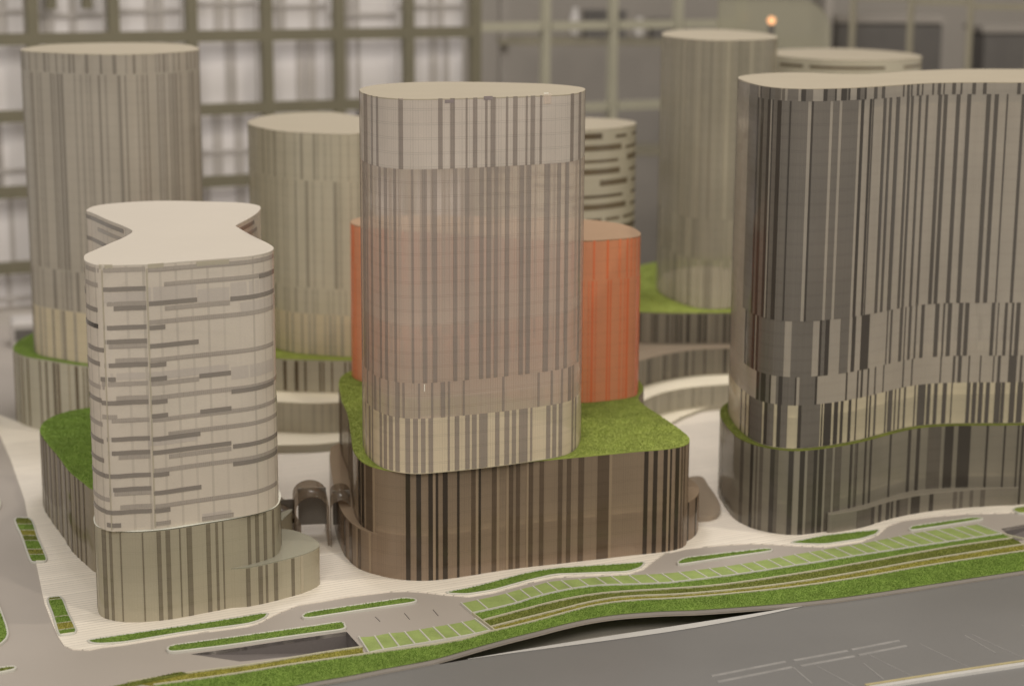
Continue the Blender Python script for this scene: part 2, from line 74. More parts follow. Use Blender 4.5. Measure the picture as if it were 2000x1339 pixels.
 "AXC":[[.0506,.0547,.001,.0175,"D"],[.0611,.0652,.001,.0175,"D"],[.0724,.077,.001,.0175,"D"],[.0792,.0817,.001,.0175,"D"],[.0864,.0899,.001,.0175,"D"],[.1049,.1152,.001,.0175,"D"],[.1262,.1304,.001,.0175,"D"],[.0311,.0499,.001,.0175,"M"],[.0906,.1009,.001,.0175,"M"],[.1518,.1557,.001,.0175,"M"],[.1586,.1619,.001,.0175,"M"],[.1692,.1726,.001,.0175,"M"],[.1802,.1846,.001,.0175,"M"]]},
"poly":{"deck":[[-.5431,1.9489],[-.5083,1.8569],[-.4571,1.7122],[-.4359,1.6428],[-.3979,1.5188],[-.3695,1.4278],[-.3543,1.3871],[-.3414,1.354],[-.3323,1.3348],[-.3244,1.3271],[-.3119,1.3257],[-.3026,1.3316],[-.2884,1.3366],[-.246,1.3589],[-.2016,1.3773],[-.1929,1.3854],[-.1872,1.3969],[-.1788,1.411],[-.1675,1.4265],[-.1504,1.4347],[-.1302,1.4466],[-.0978,1.4595],[-.0846,1.461],[-.0712,1.4588],[-.0541,1.4529],[-.0341,1.4483],[-.0145,1.4579],[.0125,1.4811],[.0364,1.4977],[.071,1.5029],[.0985,1.5067],[.1122,1.5203],[.1214,1.5408],[.1322,1.562],[.1529,1.5766],[.1806,1.5858],[.2087,1.5922],[.2282,1.5904],[.2452,1.587],[.2742,1.5833],[.3092,1.5993],[.3287,1.6213],[.3419,1.6468],[.3587,1.6636],[.3897,1.677],[.4201,1.6857],[.4495,1.688],[.4867,1.6936],[1.1,1.8],[1.1,2.62],[-.05,2.62],[-.36,2.2],[-.5025,1.9717],[-.5669,2.0384],[-.5856,2.0239] ],
 "P1":[[-.4516,1.6535],[-.4368,1.6538],[-.392,1.5339],[-.3922,1.5257],[-.4038,1.5254],[-.4077,1.5322] ],
 "P2":[[-.3703,1.4386],[-.3594,1.4425],[-.3286,1.3641],[-.3288,1.3564],[-.3393,1.3519],[-.3425,1.3572] ],
 "P3":[[-.3182,1.3436],[-.298,1.3536],[-.249,1.3765],[-.1881,1.4067],[-.1893,1.3946],[-.1942,1.3865],[-.2019,1.3796],[-.2464,1.3611],[-.2886,1.3387],[-.3057,1.3353],[-.3133,1.3373] ],
 "P4":[[-.1627,1.3985],[-.161,1.4049],[-.1567,1.409],[-.1204,1.4262],[-.084,1.4431],[-.0757,1.4402],[-.0738,1.4354],[-.0772,1.4305],[-.1192,1.4114],[-.1551,1.394],[-.1606,1.3939] ],
 "P5":[[-.0541,1.4553],[-.0477,1.4604],[-.0322,1.4695],[-.0148,1.4838],[.0033,1.4991],[.0196,1.5112],[.0399,1.5203],[.0629,1.5254],[.0877,1.5306],[.115,1.5373],[.1105,1.5216],[.0987,1.51],[.0711,1.5062],[.0365,1.5016],[.0125,1.4843],[-.0145,1.461],[-.0342,1.4514],[-.0462,1.4518] ],
 "P6":[[.1406,1.5357],[.1443,1.544],[.1501,1.5497],[.1867,1.5637],[.2228,1.5765],[.2278,1.5737],[.2267,1.5694],[.2214,1.5658],[.1851,1.5497],[.1462,1.5311],[.1414,1.5303] ],
 "P7":[[.2438,1.5928],[.2751,1.6127],[.3031,1.6238],[.3324,1.6335],[.3263,1.6182],[.31,1.6037],[.2749,1.5876],[.2522,1.5886] ],
 "P8":[[.3569,1.634],[.3621,1.6433],[.3931,1.658],[.4244,1.6721],[.4333,1.6699],[.4328,1.6659],[.4193,1.6585],[.39,1.6439],[.3603,1.6302] ],
 "P9":[[-.2547,1.3256],[-.2542,1.3314],[-.2511,1.3351],[-.2108,1.3519],[-.1705,1.3695],[-.1283,1.3876],[-.1245,1.3709],[-.1703,1.3515],[-.2119,1.3331],[-.2459,1.3206],[-.2515,1.3205] ],
 "P10":[[-.3879,1.2819],[-.3675,1.2882],[-.358,1.2913],[-.3549,1.2879],[-.3559,1.2834],[-.3646,1.2774],[-.3843,1.2693] ],
 "P11":[[-.4539,1.5396],[-.4287,1.4865],[-.4022,1.4188],[-.3855,1.3764],[-.3787,1.3566],[-.3771,1.3458],[-.3791,1.3319],[-.3913,1.314] ],
 "P12":[[-.4908,1.6981],[-.481,1.7151],[-.4751,1.6984],[-.4718,1.6803],[-.4819,1.6656] ],
 "P13":[[.466,1.6965],[.4729,1.7048],[.5128,1.719],[.5115,1.6974],[.4697,1.6835] ],
 "ramp":[[-.2356,1.3202],[-.2007,1.3349],[-.17,1.3493],[-.1248,1.3692],[-.1121,1.338],[-.1352,1.3281],[-.1627,1.3162],[-.1966,1.306] ],
 "ramp2":[[.4427,1.6419],[.5004,1.6745],[.486,1.6229],[.4472,1.6057]]},
"line":{"k1t":[[-.1145,1.3556],[-.1029,1.358],[-.0936,1.3637],[-.0809,1.3672],[-.0695,1.3729],[-.0584,1.3787],[-.0476,1.3839],[-.0359,1.3904],[-.0277,1.3962] ],
 "k1b":[[-.1041,1.3219],[-.0965,1.3272],[-.0858,1.3326],[-.0739,1.3386],[-.062,1.3441],[-.0503,1.3502],[-.0393,1.3558],[-.0274,1.3626],[-.0155,1.3705] ],
 "k2t":[[-.0395,1.4324],[-.0279,1.4399],[-.006,1.455],[.0064,1.4658],[.02,1.4761],[.0317,1.4859],[.0413,1.4893],[.0519,1.4921],[.0755,1.4991],[.097,1.5041],[.1185,1.5071],[.1386,1.5121],[.1927,1.534],[.2495,1.5642],[.3083,1.5941],[.3703,1.6297],[.4235,1.6523] ],
 "k2b":[[-.0298,1.4089],[-.0089,1.4228],[.0063,1.4344],[.0166,1.4443],[.0322,1.4569],[.0533,1.4698],[.0745,1.4771],[.0956,1.4794],[.1274,1.4838],[.1365,1.4866],[.1896,1.5071],[.2449,1.5329],[.3024,1.561],[.3616,1.5886],[.4392,1.6242] ],
 "c1":[[-.0209,1.3935],[-.0087,1.4034],[.0114,1.419],[.0318,1.4349],[.0526,1.448],[.0736,1.4576],[.0946,1.463],[.1263,1.4692],[.1694,1.4795],[.2416,1.5107],[.318,1.5501],[.3881,1.5869],[.4451,1.6116] ],
 "c2":[[-.0154,1.3783],[.0013,1.391],[.0213,1.4057],[.0417,1.4207],[.0625,1.436],[.0834,1.4467],[.1043,1.452],[.1339,1.4562],[.1853,1.4697],[.2385,1.4897],[.2945,1.517],[.353,1.548],[.4509,1.594] ],
 "c3":[[-.2512,1.258],[-.2001,1.2785],[-.1584,1.2985],[-.1044,1.3213],[-.0372,1.3505],[-.0143,1.3694],[.0013,1.3797],[.0211,1.3942],[.0414,1.4101],[.0621,1.4258],[.0829,1.4364],[.1037,1.4422],[.1331,1.447],[.1842,1.4603],[.2368,1.4782],[.2919,1.5024],[.3495,1.5315],[.4459,1.5751] ],
 "c4":[[-.2236,1.203],[-.1866,1.2348],[-.1437,1.2654],[-.1159,1.2794],[-.0872,1.2957],[-.0732,1.3029],[-.0549,1.3134],[-.0366,1.3282],[-.0178,1.3438],[.0013,1.3587],[.0209,1.3728],[.0408,1.3877],[.0611,1.4006],[.0815,1.4097],[.1019,1.4153],[.1223,1.4192],[.1472,1.422],[.1806,1.4291],[.2229,1.4395],[.2666,1.4537],[.3211,1.4765],[.3772,1.5014],[.4622,1.5377] ],
 "ytop":[[-.2703,1.2634],[-.2343,1.2795],[-.1811,1.3012],[-.1331,1.325],[-.11,1.3348] ],
 "olive":[[-.2852,1.2481],[-.2356,1.2804] ],
 "chord":[[-.0512,1.3135],[.0014,1.3392],[.0798,1.3751],[.1204,1.3926],[.196,1.4262],[.2406,1.4474] ],
 "m1":[[.1456,1.2931],[.2034,1.3228] ],
 "m2":[[.2098,1.3249],[.2531,1.3455] ],
 "m3":[[.2566,1.3477],[.2963,1.3677] ],
 "x1":[[.2077,1.3106],[.2167,1.2791] ],
 "x2":[[.2607,1.3196],[.2697,1.2877] ],
 "x3":[[.3491,1.3796],[.3637,1.342] ],
 "kerb":[[.2565,1.2702],[.3166,1.2944],[.3826,1.3195] ],
 "yl":[[.2543,1.2778],[.3186,1.3033],[.3851,1.3288] ],
 "seams":[[-.1052,1.4018],[-.1009,1.3915],[-.083,1.4103],[-.0782,1.3965],[-.0609,1.4189],[-.0563,1.4049]]},
"z":{"A":[.0935,.1398,.1689,.3404,.3955 ],
 "PA":[0,.0935 ],
 "B":[.0745,.2797 ],
 "PB":[0,.074 ],
 "G":[0,.0735 ],
 "C":[.079,.1185,.144,.1937,.3844,.3953 ],
 "PC":[0,.079 ],
 "D":[.08,.1342,.1772,.3823,.403 ],
 "E":[.08,.125,.153,.2687,.319 ],
 "F":[.0935,.2099,.2475 ],
 "H":[.1,.158,.205,.41 ],
 "J":[.03,.31 ],
 "I":[.03,.3805]},
"seam":[.0779,.0451 ],
 "patch":[[.0468,.0767,.2515,.2588],[.079,.1167,.2507,.2619],[.1175,.1428,.247,.2572],[.144,.1917,.246,.2602],[.0446,.0748,.1925,.1977],[.0771,.1412,.1914,.1973],[.1429,.1873,.1849,.1949],[.1517,.1975,.2357,.2445],[.0754,.1138,.1402,.1458],[.1163,.1401,.0777,.0814] ],
 "scuff_and_glint":[[.1162,.1233,.3919,.3943,"scuff_and_glint"],[.2029,.2072,.3967,.3973,"shine"],[.203,.2097,.3886,.3965,"A"],[.0793,.0829,.3944,.396,"A"],[.0985,.099,.1622,.1681,"shine"],[.1488,.1563,.3935,.3963,"scuff_and_glint"] ],
 "pbthin":[.0406,.0451,.051,.0575,.0622,.0835,.0863,.1015,.105,.122,.1268,.1302]}

# ---------------------------------------------------------------- helpers
col = scene.collection
PI = math.pi

def resample(ctrl, n, closed=True):
    P = np.array(ctrl, float); m = len(P); out = []
    for i in (range(m) if closed else range(m - 1)):
        if closed: p0, p1, p2, p3 = P[(i-1) % m], P[i], P[(i+1) % m], P[(i+2) % m]
        else: p0, p1, p2, p3 = P[max(i-1, 0)], P[i], P[i+1], P[min(i+2, m-1)]
        d1 = max(np.hypot(*(p1-p0)), 1e-9)**.5; d2 = max(np.hypot(*(p2-p1)), 1e-9)**.5; d3 = max(np.hypot(*(p3-p2)), 1e-9)**.5
        b1 = ((d1*d1*p2-d2*d2*p0+(2*d1*d1+3*d1*d2+d2*d2)*p1)/(3*d1*(d1+d2))) if d1 > 1e-4 else p1
        b2 = ((d3*d3*p1-d2*d2*p3+(2*d3*d3+3*d3*d2+d2*d2)*p2)/(3*d3*(d3+d2))) if d3 > 1e-4 else p2
        for k in range(12):
            t = k/12.; u = 1-t
            out.append(u**3*p1+3*u*u*t*b1+3*u*t*t*b2+t**3*p2)
    if not closed: out.append(P[-1])
    Q = np.array(out); R = np.vstack([Q, Q[:1]]) if closed else Q
    s = np.concatenate([[0], np.cumsum(np.hypot(*np.diff(R, axis=0).T))])
    tt = np.linspace(0, s[-1], n, endpoint=not closed)
    return np.stack([np.interp(tt, s, R[:, 0]), np.interp(tt, s, R[:, 1])], 1)

class Outline:
    """closed plan curve, counter-clockwise, walked by arc length"""
    def __init__(self, ctrl, n=160):
        self.Q = resample(ctrl, n); R = np.vstack([self.Q, self.Q[:1]])
        self.seg = np.hypot(*np.diff(R, axis=0).T); self.S = np.concatenate([[0], np.cumsum(self.seg)]); self.L = self.S[-1]
        T = np.roll(self.Q, -1, 0)-np.roll(self.Q, 1, 0); T /= np.hypot(*T.T)[:, None]
        self.N = np.stack([T[:, 1], -T[:, 0]], 1)
    def at(self, s, off=0.):
        s = s % self.L; i = min(int(np.searchsorted(self.S, s, 'right')-1), len(self.Q)-1); j = (i+1) % len(self.Q)
        w = (s-self.S[i])/max(self.seg[i], 1e-9); p = self.Q[i]*(1-w)+self.Q[j]*w; n = self.N[i]*(1-w)+self.N[j]*w
        return p+n/np.hypot(*n)*off
    def offset(self, d): return self.Q+self.N*d

OUT = {k: Outline(v) for k, v in DATA['outline'].items()}

def mesh_obj(name, verts, faces, mat, parent=None, smooth=False, uvs=None):
    me = bpy.data.meshes.new(name); me.from_pydata([tuple(map(float, v)) for v in verts], [], faces)
    if uvs is not None:
        l = me.uv_layers.new(name='UVMap'); l.data.foreach_set('uv', np.array(uvs, 'f').ravel())
    if mat: me.materials.append(mat)
    if smooth: me.polygons.foreach_set('use_smooth', [True]*len(me.polygons))
    me.update(); o = bpy.data.objects.new(name, me); col.objects.link(o)
    if parent: o.parent = parent
    return o

def tag(o, label=None, cat=None, group=None, kind=None):
    for k, v in (('label', label), ('category', cat), ('group', group), ('kind', kind)):
        if v: o[k] = v
    return o

def thing(name, label, cat, loc=(0, 0, 0), group=None):
    """Empty that parents the parts. The parts keep world coordinates (the Empty's place is undone)."""
    o = bpy.data.objects.new(name, None); col.objects.link(o); o.empty_display_size = .01
    return tag(o, label, cat, group)

def wall(name, ol, z0, z1, mat, parent, inset=0., rows=None):
    P = ol.offset(-inset); n = len(P); zs = [z0]+list(rows or [])+[z1]; m = len(zs)
    v = [(p[0], p[1], z) for z in zs for p in P]; f = []; uv = []
    for r in range(m-1):
        for i in range(n):
            j = (i+1) % n; f.append((r*n+i, r*n+j, (r+1)*n+j, (r+1)*n+i))
            uv += [(ol.S[i], zs[r]), (ol.S[i+1], zs[r]), (ol.S[i+1], zs[r+1]), (ol.S[i], zs[r+1])]
    return mesh_obj(name, v, f, mat, parent, True, uv)

def slab_pts(name, P, z0, z1, mat, parent=None, bevel=0.):
    """solid plate from a closed plan curve (ccw)"""
    P = np.array(P, float); n = len(P)
    if bevel:
        T = np.roll(P, -1, 0)-np.roll(P, 1, 0); T /= (np.hypot(*T.T)[:, None]+1e-12); N = np.stack([T[:, 1], -T[:, 0]], 1)
        rings = [(P, z0), (P, z1-bevel), (P-N*bevel*.4, z1-bevel*.3), (P-N*bevel, z1)]
    else: rings = [(P, z0), (P, z1)]
    v = [(p[0], p[1], z) for R, z in rings for p in R]; f = []
    for r in range(len(rings)-1):
        for i in range(n):
            j = (i+1) % n; f.append((r*n+i, r*n+j, (r+1)*n+j, (r+1)*n+i))
    tri = tessellate_polygon([[Vector((p[0], p[1], 0)) for p in rings[-1][0]]])
    b = (len(rings)-1)*n
    for t in tri:
        a, c, d = t
        x = rings[-1][0]; ar = (x[c][0]-x[a][0])*(x[d][1]-x[a][1])-(x[d][0]-x[a][0])*(x[c][1]-x[a][1])
        if ar < 0: a, d = d, a
        f.append((b+a, b+c, b+d)); f.append((d, c, a))
    return mesh_obj(name, v, f, mat, parent)

def slab(name, ol, z0, z1, mat, parent=None, off=0., bevel=0.): return slab_pts(name, ol.offset(off), z0, z1, mat, parent, bevel)

def strip(name, ol, s0, s1, z0, z1, mat, parent, off=.0003, step=.006):
    """one thin film strip stuck on the outside of a curved wall: outer face and its edges"""
    m = max(2, int(math.ceil((s1-s0)/step))+1); v = []; f = []; uv = []
    for i in range(m):
        s = s0+(s1-s0)*i/(m-1); a = ol.at(s, .00002); b = ol.at(s, off)
        v += [(a[0], a[1], z0), (b[0], b[1], z0), (b[0], b[1], z1), (a[0], a[1], z1)]
    for i in range(m-1):
        k = 4*i; sa = s0+(s1-s0)*i/(m-1); sb = s0+(s1-s0)*(i+1)/(m-1)
        f.append((k+1, k+5, k+6, k+2)); uv += [(sa, z0), (sb, z0), (sb, z1), (sa, z1)]
        f.append((k, k+4, k+5, k+1)); f.append((k+2, k+6, k+7, k+3)); uv += [(sa, z0)]*4+[(sa, z1)]*4
    f.append((0, 1, 2, 3)); k = 4*(m-1); f.append((k+3, k+2, k+1, k)); uv += [(s0, z0)]*8
    return mesh_obj(name, v, f, mat, parent, False, uv)

def box_pts(name, c, sx, sy, sz, mat, parent=None, rz=0., bevel=.0):
    """box standing on c (base centre), optional chamfered top edges"""
    hx, hy = sx/2, sy/2; b = bevel
    P = [(-hx, -hy), (hx, -hy), (hx, hy), (-hx, hy)]; rings = [[(x, y, 0) for x, y in P], [(x, y, sz-b) for x, y in P]]
    if b: rings.append([(x*(1-b/hx), y*(1-b/hy), sz) for x, y in P])
    ca, sa = math.cos(rz), math.sin(rz)
    v = [(c[0]+x*ca-y*sa, c[1]+x*sa+y*ca, c[2]+z) for R in rings for x, y, z in R]; f = [(3, 2, 1, 0)]
    for r in range(len(rings)-1):
        for i in range(4): j = (i+1) % 4; f.append((r*4+i, r*4+j, r*4+4+j, r*4+4+i))
    k = 4*(len(rings)-1); f.append((k, k+1, k+2, k+3))
    return mesh_obj(name, v, f, mat, parent)

def ribbon(name, P, w, z0, z1, mat, parent=None):
    """raised edging along an open curve"""
    P = np.array(P, float); T = np.gradient(P, axis=0); T /= np.hypot(*T.T)[:, None]; N = np.stack([-T[:, 1], T[:, 0]], 1)
    v = []; f = []
    for p, n in zip(P, N):
        a = p-n*w/2; b = p+n*w/2; a2 = p-n*w*.38; b2 = p+n*w*.38
        v += [(a[0], a[1], z0), (a2[0], a2[1], z1), (b2[0], b2[1], z1), (b[0], b[1], z0)]
    for i in range(len(P)-1):
        k = 4*i
        for q in range(3): f.append((k+q, k+q+1, k+q+5, k+q+4))
    f += [(0, 3, 2, 1), tuple(4*(len(P)-1)+q for q in (0, 1, 2, 3))]
    o = mesh_obj(name, v, f, mat, parent)
    bm = bmesh.new(); bm.from_mesh(o.data); bmesh.ops.recalc_face_normals(bm, faces=bm.faces); bm.to_mesh(o.data); bm.free()
    return o

def inside(pts, poly):
    x, y = pts[:, 0], pts[:, 1]; r = np.zeros(len(pts), bool); n = len(poly); j = n-1
    for i in range(n):
        xi, yi = poly[i]; xj, yj = poly[j]
        c = ((yi > y) != (yj > y)) & (x < (xj-xi)*(y-yi)/(yj-yi+1e-15)+xi); r ^= c; j = i
    return r

def tufts(name, poly, z, mat, parent, spacing=.0009, h=.0009, seed=0, hole=None, label=None):
    """flock grass: thousands of crossed little blades"""
    rg = np.random.default_rng(seed); poly = np.array(poly); lo, hi = poly.min(0), poly.max(0)
    n = int((hi-lo).prod()/spacing**2); p = lo+rg.random((n, 2))*(hi-lo); p = p[inside(p, poly)]
    if hole is not None: p = p[~inside(p, np.array(hole))]
    n = len(p)
    if n == 0: return None
    a = rg.random(n)*2*PI; w = h*(.35+.35*rg.random(n)); hh = h*(.45+.8*rg.random(n)**1.5); ln = (rg.random((n, 2))-.5)*h*1.1
    V = np.zeros((n, 6, 3)); d = np.stack([np.cos(a), np.sin(a)], 1); e = np.stack([-np.sin(a), np.cos(a)], 1)
    for k, dd in ((0, d), (3, e)):
        V[:, k, :2] = p-dd*w[:, None]; V[:, k+1, :2] = p+dd*w[:, None]; V[:, k+2, :2] = p+ln
        V[:, k, 2] = z-.0002; V[:, k+1, 2] = z-.0002; V[:, k+2, 2] = z+hh
    me = bpy.data.meshes.new(name); me.vertices.add(6*n); me.vertices.foreach_set('co', V.ravel())
    me.loops.add(6*n); me.loops.foreach_set('vertex_index', np.arange(6*n, dtype=np.int32))
    me.polygons.add(2*n); me.polygons.foreach_set('loop_start', np.arange(0, 6*n, 3, dtype=np.int32)); me.update(); me.validate()
    me.materials.append(mat); o = bpy.data.objects.new(name, me); col.objects.link(o); o.parent = parent; o['kind'] = 'stuff'
    return o

# ---------------------------------------------------------------- materials
def nt(name):
    m = bpy.data.materials.new(name); m.use_nodes = True; t = m.node_tree; t.nodes.clear()
    out = t.nodes.new('ShaderNodeOutputMaterial'); return m, t, out
def N(t, kind, **kw):
    n = t.nodes.new('ShaderNode'+kind)
    for k, v in kw.items(): setattr(n, k, v)
    return n
def math_(t, op, a, b=None, c=None):
    n = N(t, 'Math', operation=op)
    for i, x in enumerate((a, b, c)):
        if x is None: continue
        if isinstance(x, (int, float)): n.inputs[i].default_value = x
        else: t.links.new(x, n.inputs[i])
    return n.outputs[0]
def mixc(t, fac, a, b, mode='MIX'):
    n = N(t, 'Mix', data_type='RGBA', blend_type=mode)
    for s, x in ((n.inputs['Factor'], fac), (n.inputs[6], a), (n.inputs[7], b)):
        if isinstance(x, (int, float)): s.default_value = x
        elif isinstance(x, tuple): s.default_value = (*x, 1)
        else: t.links.new(x, s)
    return n.outputs[2]
def ramp(t, x, stops):
    n = N(t, 'ValToRGB'); e = n.color_ramp.elements
    while len(e) < len(stops): e.new(.5)
    for el, (p, c) in zip(e, stops): el.position = p; el.color = (*c, 1)
    t.links.new(x, n.inputs[0]); return n.outputs[0]
def noise(t, scale, detail=3, rough=.55, vec=None):
    n = N(t, 'TexNoise'); n.inputs['Scale'].default_value = scale; n.inputs['Detail'].default_value = detail; n.inputs['Roughness'].default_value = rough
    if vec is None: vec = N(t, 'NewGeometry').outputs['Position']
    t.links.new(vec, n.inputs['Vector']); return n.outputs['Fac']
def principled(t, base, rough=.5, spec=.5, bump=None, bstr=.2, bdist=.0005):
    b = N(t, 'BsdfPrincipled'); b.inputs['Roughness'].default_value = rough; b.inputs['Specular IOR Level'].default_value = spec
    if isinstance(base, tuple): b.inputs['Base Color'].default_value = (*base, 1)
    else: t.links.new(base, b.inputs['Base Color'])
    if bump is not None:
        n = N(t, 'Bump'); n.inputs['Strength'].default_value = bstr; n.inputs['Distance'].default_value = bdist
        t.links.new(bump, n.inputs['Height']); t.links.new(n.outputs[0], b.inputs['Normal'])
    return b

def film(name, c, clear=.3, trans=.3, rough=.13, hair=.0021, storey=.0114, line=.14, spec=.5):
    """printed translucent film on clear acrylic: fine hairlines, soft stains, partly see-through"""
    m, t, out = nt(name); uv = N(t, 'UVMap'); sp = N(t, 'SeparateXYZ'); t.links.new(uv.outputs[0], sp.inputs[0])
    u, v = sp.outputs[0], sp.outputs[1]
    cell = math_(t, 'FLOOR', math_(t, 'DIVIDE', u, hair)); wn = N(t, 'TexWhiteNoise', noise_dimensions='1D'); t.links.new(cell, wn.inputs['W'])
    fr = math_(t, 'FRACT', math_(t, 'DIVIDE', u, hair))
    l1 = math_(t, 'MULTIPLY', math_(t, 'LESS_THAN', fr, .16), wn.outputs['Value'])
    f2 = math_(t, 'FRACT', math_(t, 'DIVIDE', v, storey)); f3 = math_(t, 'FRACT', math_(t, 'ADD', math_(t, 'DIVIDE', v, storey), .12))
    l2 = math_(t, 'MAXIMUM', math_(t, 'LESS_THAN', f2, .035), math_(t, 'LESS_THAN', f3, .035))
    ln = math_(t, 'MULTIPLY', math_(t, 'MAXIMUM', l1, math_(t, 'MULTIPLY', l2, .7)), line)
    st = noise(t, 14, 3); st2 = math_(t, 'MULTIPLY_ADD', st, .34, .83)
    gr = math_(t, 'MULTIPLY_ADD', noise(t, 900, 2), .12, .94)
    f = math_(t, 'MULTIPLY', math_(t, 'MULTIPLY', st2, gr), math_(t, 'SUBTRACT', 1., ln))
    cc = N(t, 'CombineColor'); [t.links.new(f, cc.inputs[i]) for i in range(3)]
    tint = mixc(t, math_(t, 'MULTIPLY', noise(t, 5, 2), .25), c, (c[0]*1.08, c[1]*.93, c[2]*.88))
    base = mixc(t, 1., tint, cc.outputs[0], 'MULTIPLY')
    b = principled(t, base, rough, spec)
    if trans:
        tr = N(t, 'BsdfTranslucent'); t.links.new(base, tr.inputs[0]); mx = N(t, 'MixShader'); mx.inputs[0].default_value = trans
        t.links.new(b.outputs[0], mx.inputs[1]); t.links.new(tr.outputs[0], mx.inputs[2]); sh = mx.outputs[0]
    else: sh = b.outputs[0]
    if clear:
        tp = N(t, 'BsdfTransparent'); mx = N(t, 'MixShader'); mx.inputs[0].default_value = clear
        tp.inputs[0].default_value = (*[min(1, .7+.3*x/max(c)) for x in c], 1)
        t.links.new(sh, mx.inputs[1]); t.links.new(tp.outputs[0], mx.inputs[2]); sh = mx.outputs[0]
    t.links.new(sh, out.inputs[0]); return m

def plain(name, c, rough=.6, var=.12, scale=30, spec=.4, grain=600, gvar=.08, bstr=.0):
    m, t, out = nt(name)
    f = math_(t, 'MULTIPLY', math_(t, 'MULTIPLY_ADD', noise(t, scale, 4), var*2, 1-var), math_(t, 'MULTIPLY_ADD', noise(t, grain, 2), gvar*2, 1-gvar))
    cc = N(t, 'CombineColor'); [t.links.new(f, cc.inputs[i]) for i in range(3)]
    b = principled(t, mixc(t, 1., c, cc.outputs[0], 'MULTIPLY'), rough, spec, noise(t, grain, 3) if bstr else None, bstr)
    t.links.new(b.outputs[0], out.inputs[0]); return m

def deckmat(name):
    """pale boards: fine grooves run along the street direction"""
    m, t, out = nt(name); g = N(t, 'NewGeometry'); sp = N(t, 'SeparateXYZ'); t.links.new(g.outputs['Position'], sp.inputs[0])
    q = math_(t, 'SUBTRACT', math_(t, 'MULTIPLY', sp.outputs[1], .885), math_(t, 'MULTIPLY', sp.outputs[0], .466))
    cell = math_(t, 'FLOOR', math_(t, 'DIVIDE', q, .0052)); fr = math_(t, 'FRACT', math_(t, 'DIVIDE', q, .0052))
    wn = N(t, 'TexWhiteNoise', noise_dimensions='1D'); t.links.new(cell, wn.inputs['W'])
    gro = math_(t, 'MULTIPLY', math_(t, 'LESS_THAN', fr, .15), math_(t, 'MULTIPLY_ADD', wn.outputs['Value'], .5, .25))
    tone = math_(t, 'MULTIPLY_ADD', wn.outputs['Value'], .09, .93)
    f = math_(t, 'MULTIPLY', math_(t, 'MULTIPLY', tone, math_(t, 'SUBTRACT', 1., math_(t, 'MULTIPLY', gro, .6))), math_(t, 'MULTIPLY_ADD', noise(t, 18, 4), .2, .9))
    cc = N(t, 'CombineColor'); [t.links.new(f, cc.inputs[i]) for i in range(3)]
    b = principled(t, mixc(t, 1., (.86, .79, .70), cc.outputs[0], 'MULTIPLY'), .55, .3)
    t.links.new(b.outputs[0], out.inputs[0]); return m

def grassmat(name, dark, mid, lite, isl=True):
    m, t, out = nt(name)
    r = N(t, 'NewGeometry').outputs['Random Per Island'] if isl else noise(t, 700, 3)
    a = ramp(t, r, [(0., tuple(.5*(x+y) for x, y in zip(dark, mid))), (.5, mid), (1., tuple(.5*(x+y) for x, y in zip(lite, mid)))])
    b_ = mixc(t, math_(t, 'MULTIPLY', noise(t, 45, 4), .5), a, mid)
    f = math_(t, 'MULTIPLY_ADD', noise(t, 60, 4), .7, .65); cc = N(t, 'CombineColor'); [t.links.new(f, cc.inputs[i]) for i in range(3)]
    b = principled(t, mixc(t, 1., b_, cc.outputs[0], 'MULTIPLY'), .8, .15, None if isl else noise(t, 900, 3), .8, .0006)
    t.links.new(b.outputs[0], out.inputs[0]); return m

def clearmat(name, c=(.9, .93, .86), frost=.35):
    m, t, out = nt(name); tp = N(t, 'BsdfTransparent'); tp.inputs[0].default_value = (*c, 1)
    b = principled(t, (.45, .43, .36), .12, .5); fr = N(t, 'LayerWeight'); fr.inputs[0].default_value = .35
    mx = N(t, 'MixShader'); t.links.new(math_(t, 'MULTIPLY_ADD', fr.outputs['Facing'], .5, frost), mx.inputs[0])
    t.links.new(tp.outputs[0], mx.inputs[1]); t.links.new(b.outputs[0], mx.inputs[2]); t.links.new(mx.outputs[0], out.inputs[0]); return m

M = {}
M['roof'] = plain('cream_card', (.385, .337, .262), .7, .05, 20, .25, 500, .04)
M['roofw'] = plain('white_card', (.54, .49, .43), .7, .03, 20, .25, 500, .03)
M['roofo'] = plain('tan_card', (.36, .235, .15), .7, .05, 20, .25)
M['plate'] = plain('inner_card', (.84, .77, .62), .8, .05)
M['deck'] = deckmat('deck_boards'); M['road'] = plain('grey_road_card', (.40, .358, .325), .6, .06, 12, .3, 900, .05)
M['lower'] = plain('dark_road_card', (.185, .18, .179), .38, .10, 8, .35, 900, .06)
M['rampf'] = plain('ramp_card', (.17, .15, .145), .55, .06); M['edge'] = plain('board_edge', (.42, .37, .31), .7, .15, 60)
M['void'] = plain('dark_base', (.42, .38, .34), .7, .1); M['foam'] = plain('foam_edge', (.50, .485, .47), .7, .1, 60)
M['kerb'] = plain('pale_kerb', (.56, .545, .49), .45, .06, 60); M['kerbd'] = plain('dull_edging', (.50, .47, .35), .55, .1, 80)
M['mark'] = plain('faded_white_paint', (.265, .255, .25), .6, .3, 90); M['yel'] = plain('ochre_line', (.42, .36, .20), .6, .2, 80)
M['g'] = grassmat('flock_green', (0.072, 0.144, 0.021), (0.213, 0.318, 0.066), (0.447, 0.558, 0.153)); M['gs'] = grassmat('flock_soil_green', (0.081, 0.144, 0.030), (0.183, 0.269, 0.055), (0.326, 0.404, 0.101), False)
M['gl'] = grassmat('flock_lime', (0.145, 0.199, 0.031), (0.323, 0.381, 0.095), (0.531, 0.550, 0.217)); M['gls'] = grassmat('flock_soil_lime', (0.151, 0.206, 0.033), (0.300, 0.355, 0.084), (0.467, 0.489, 0.169), False)
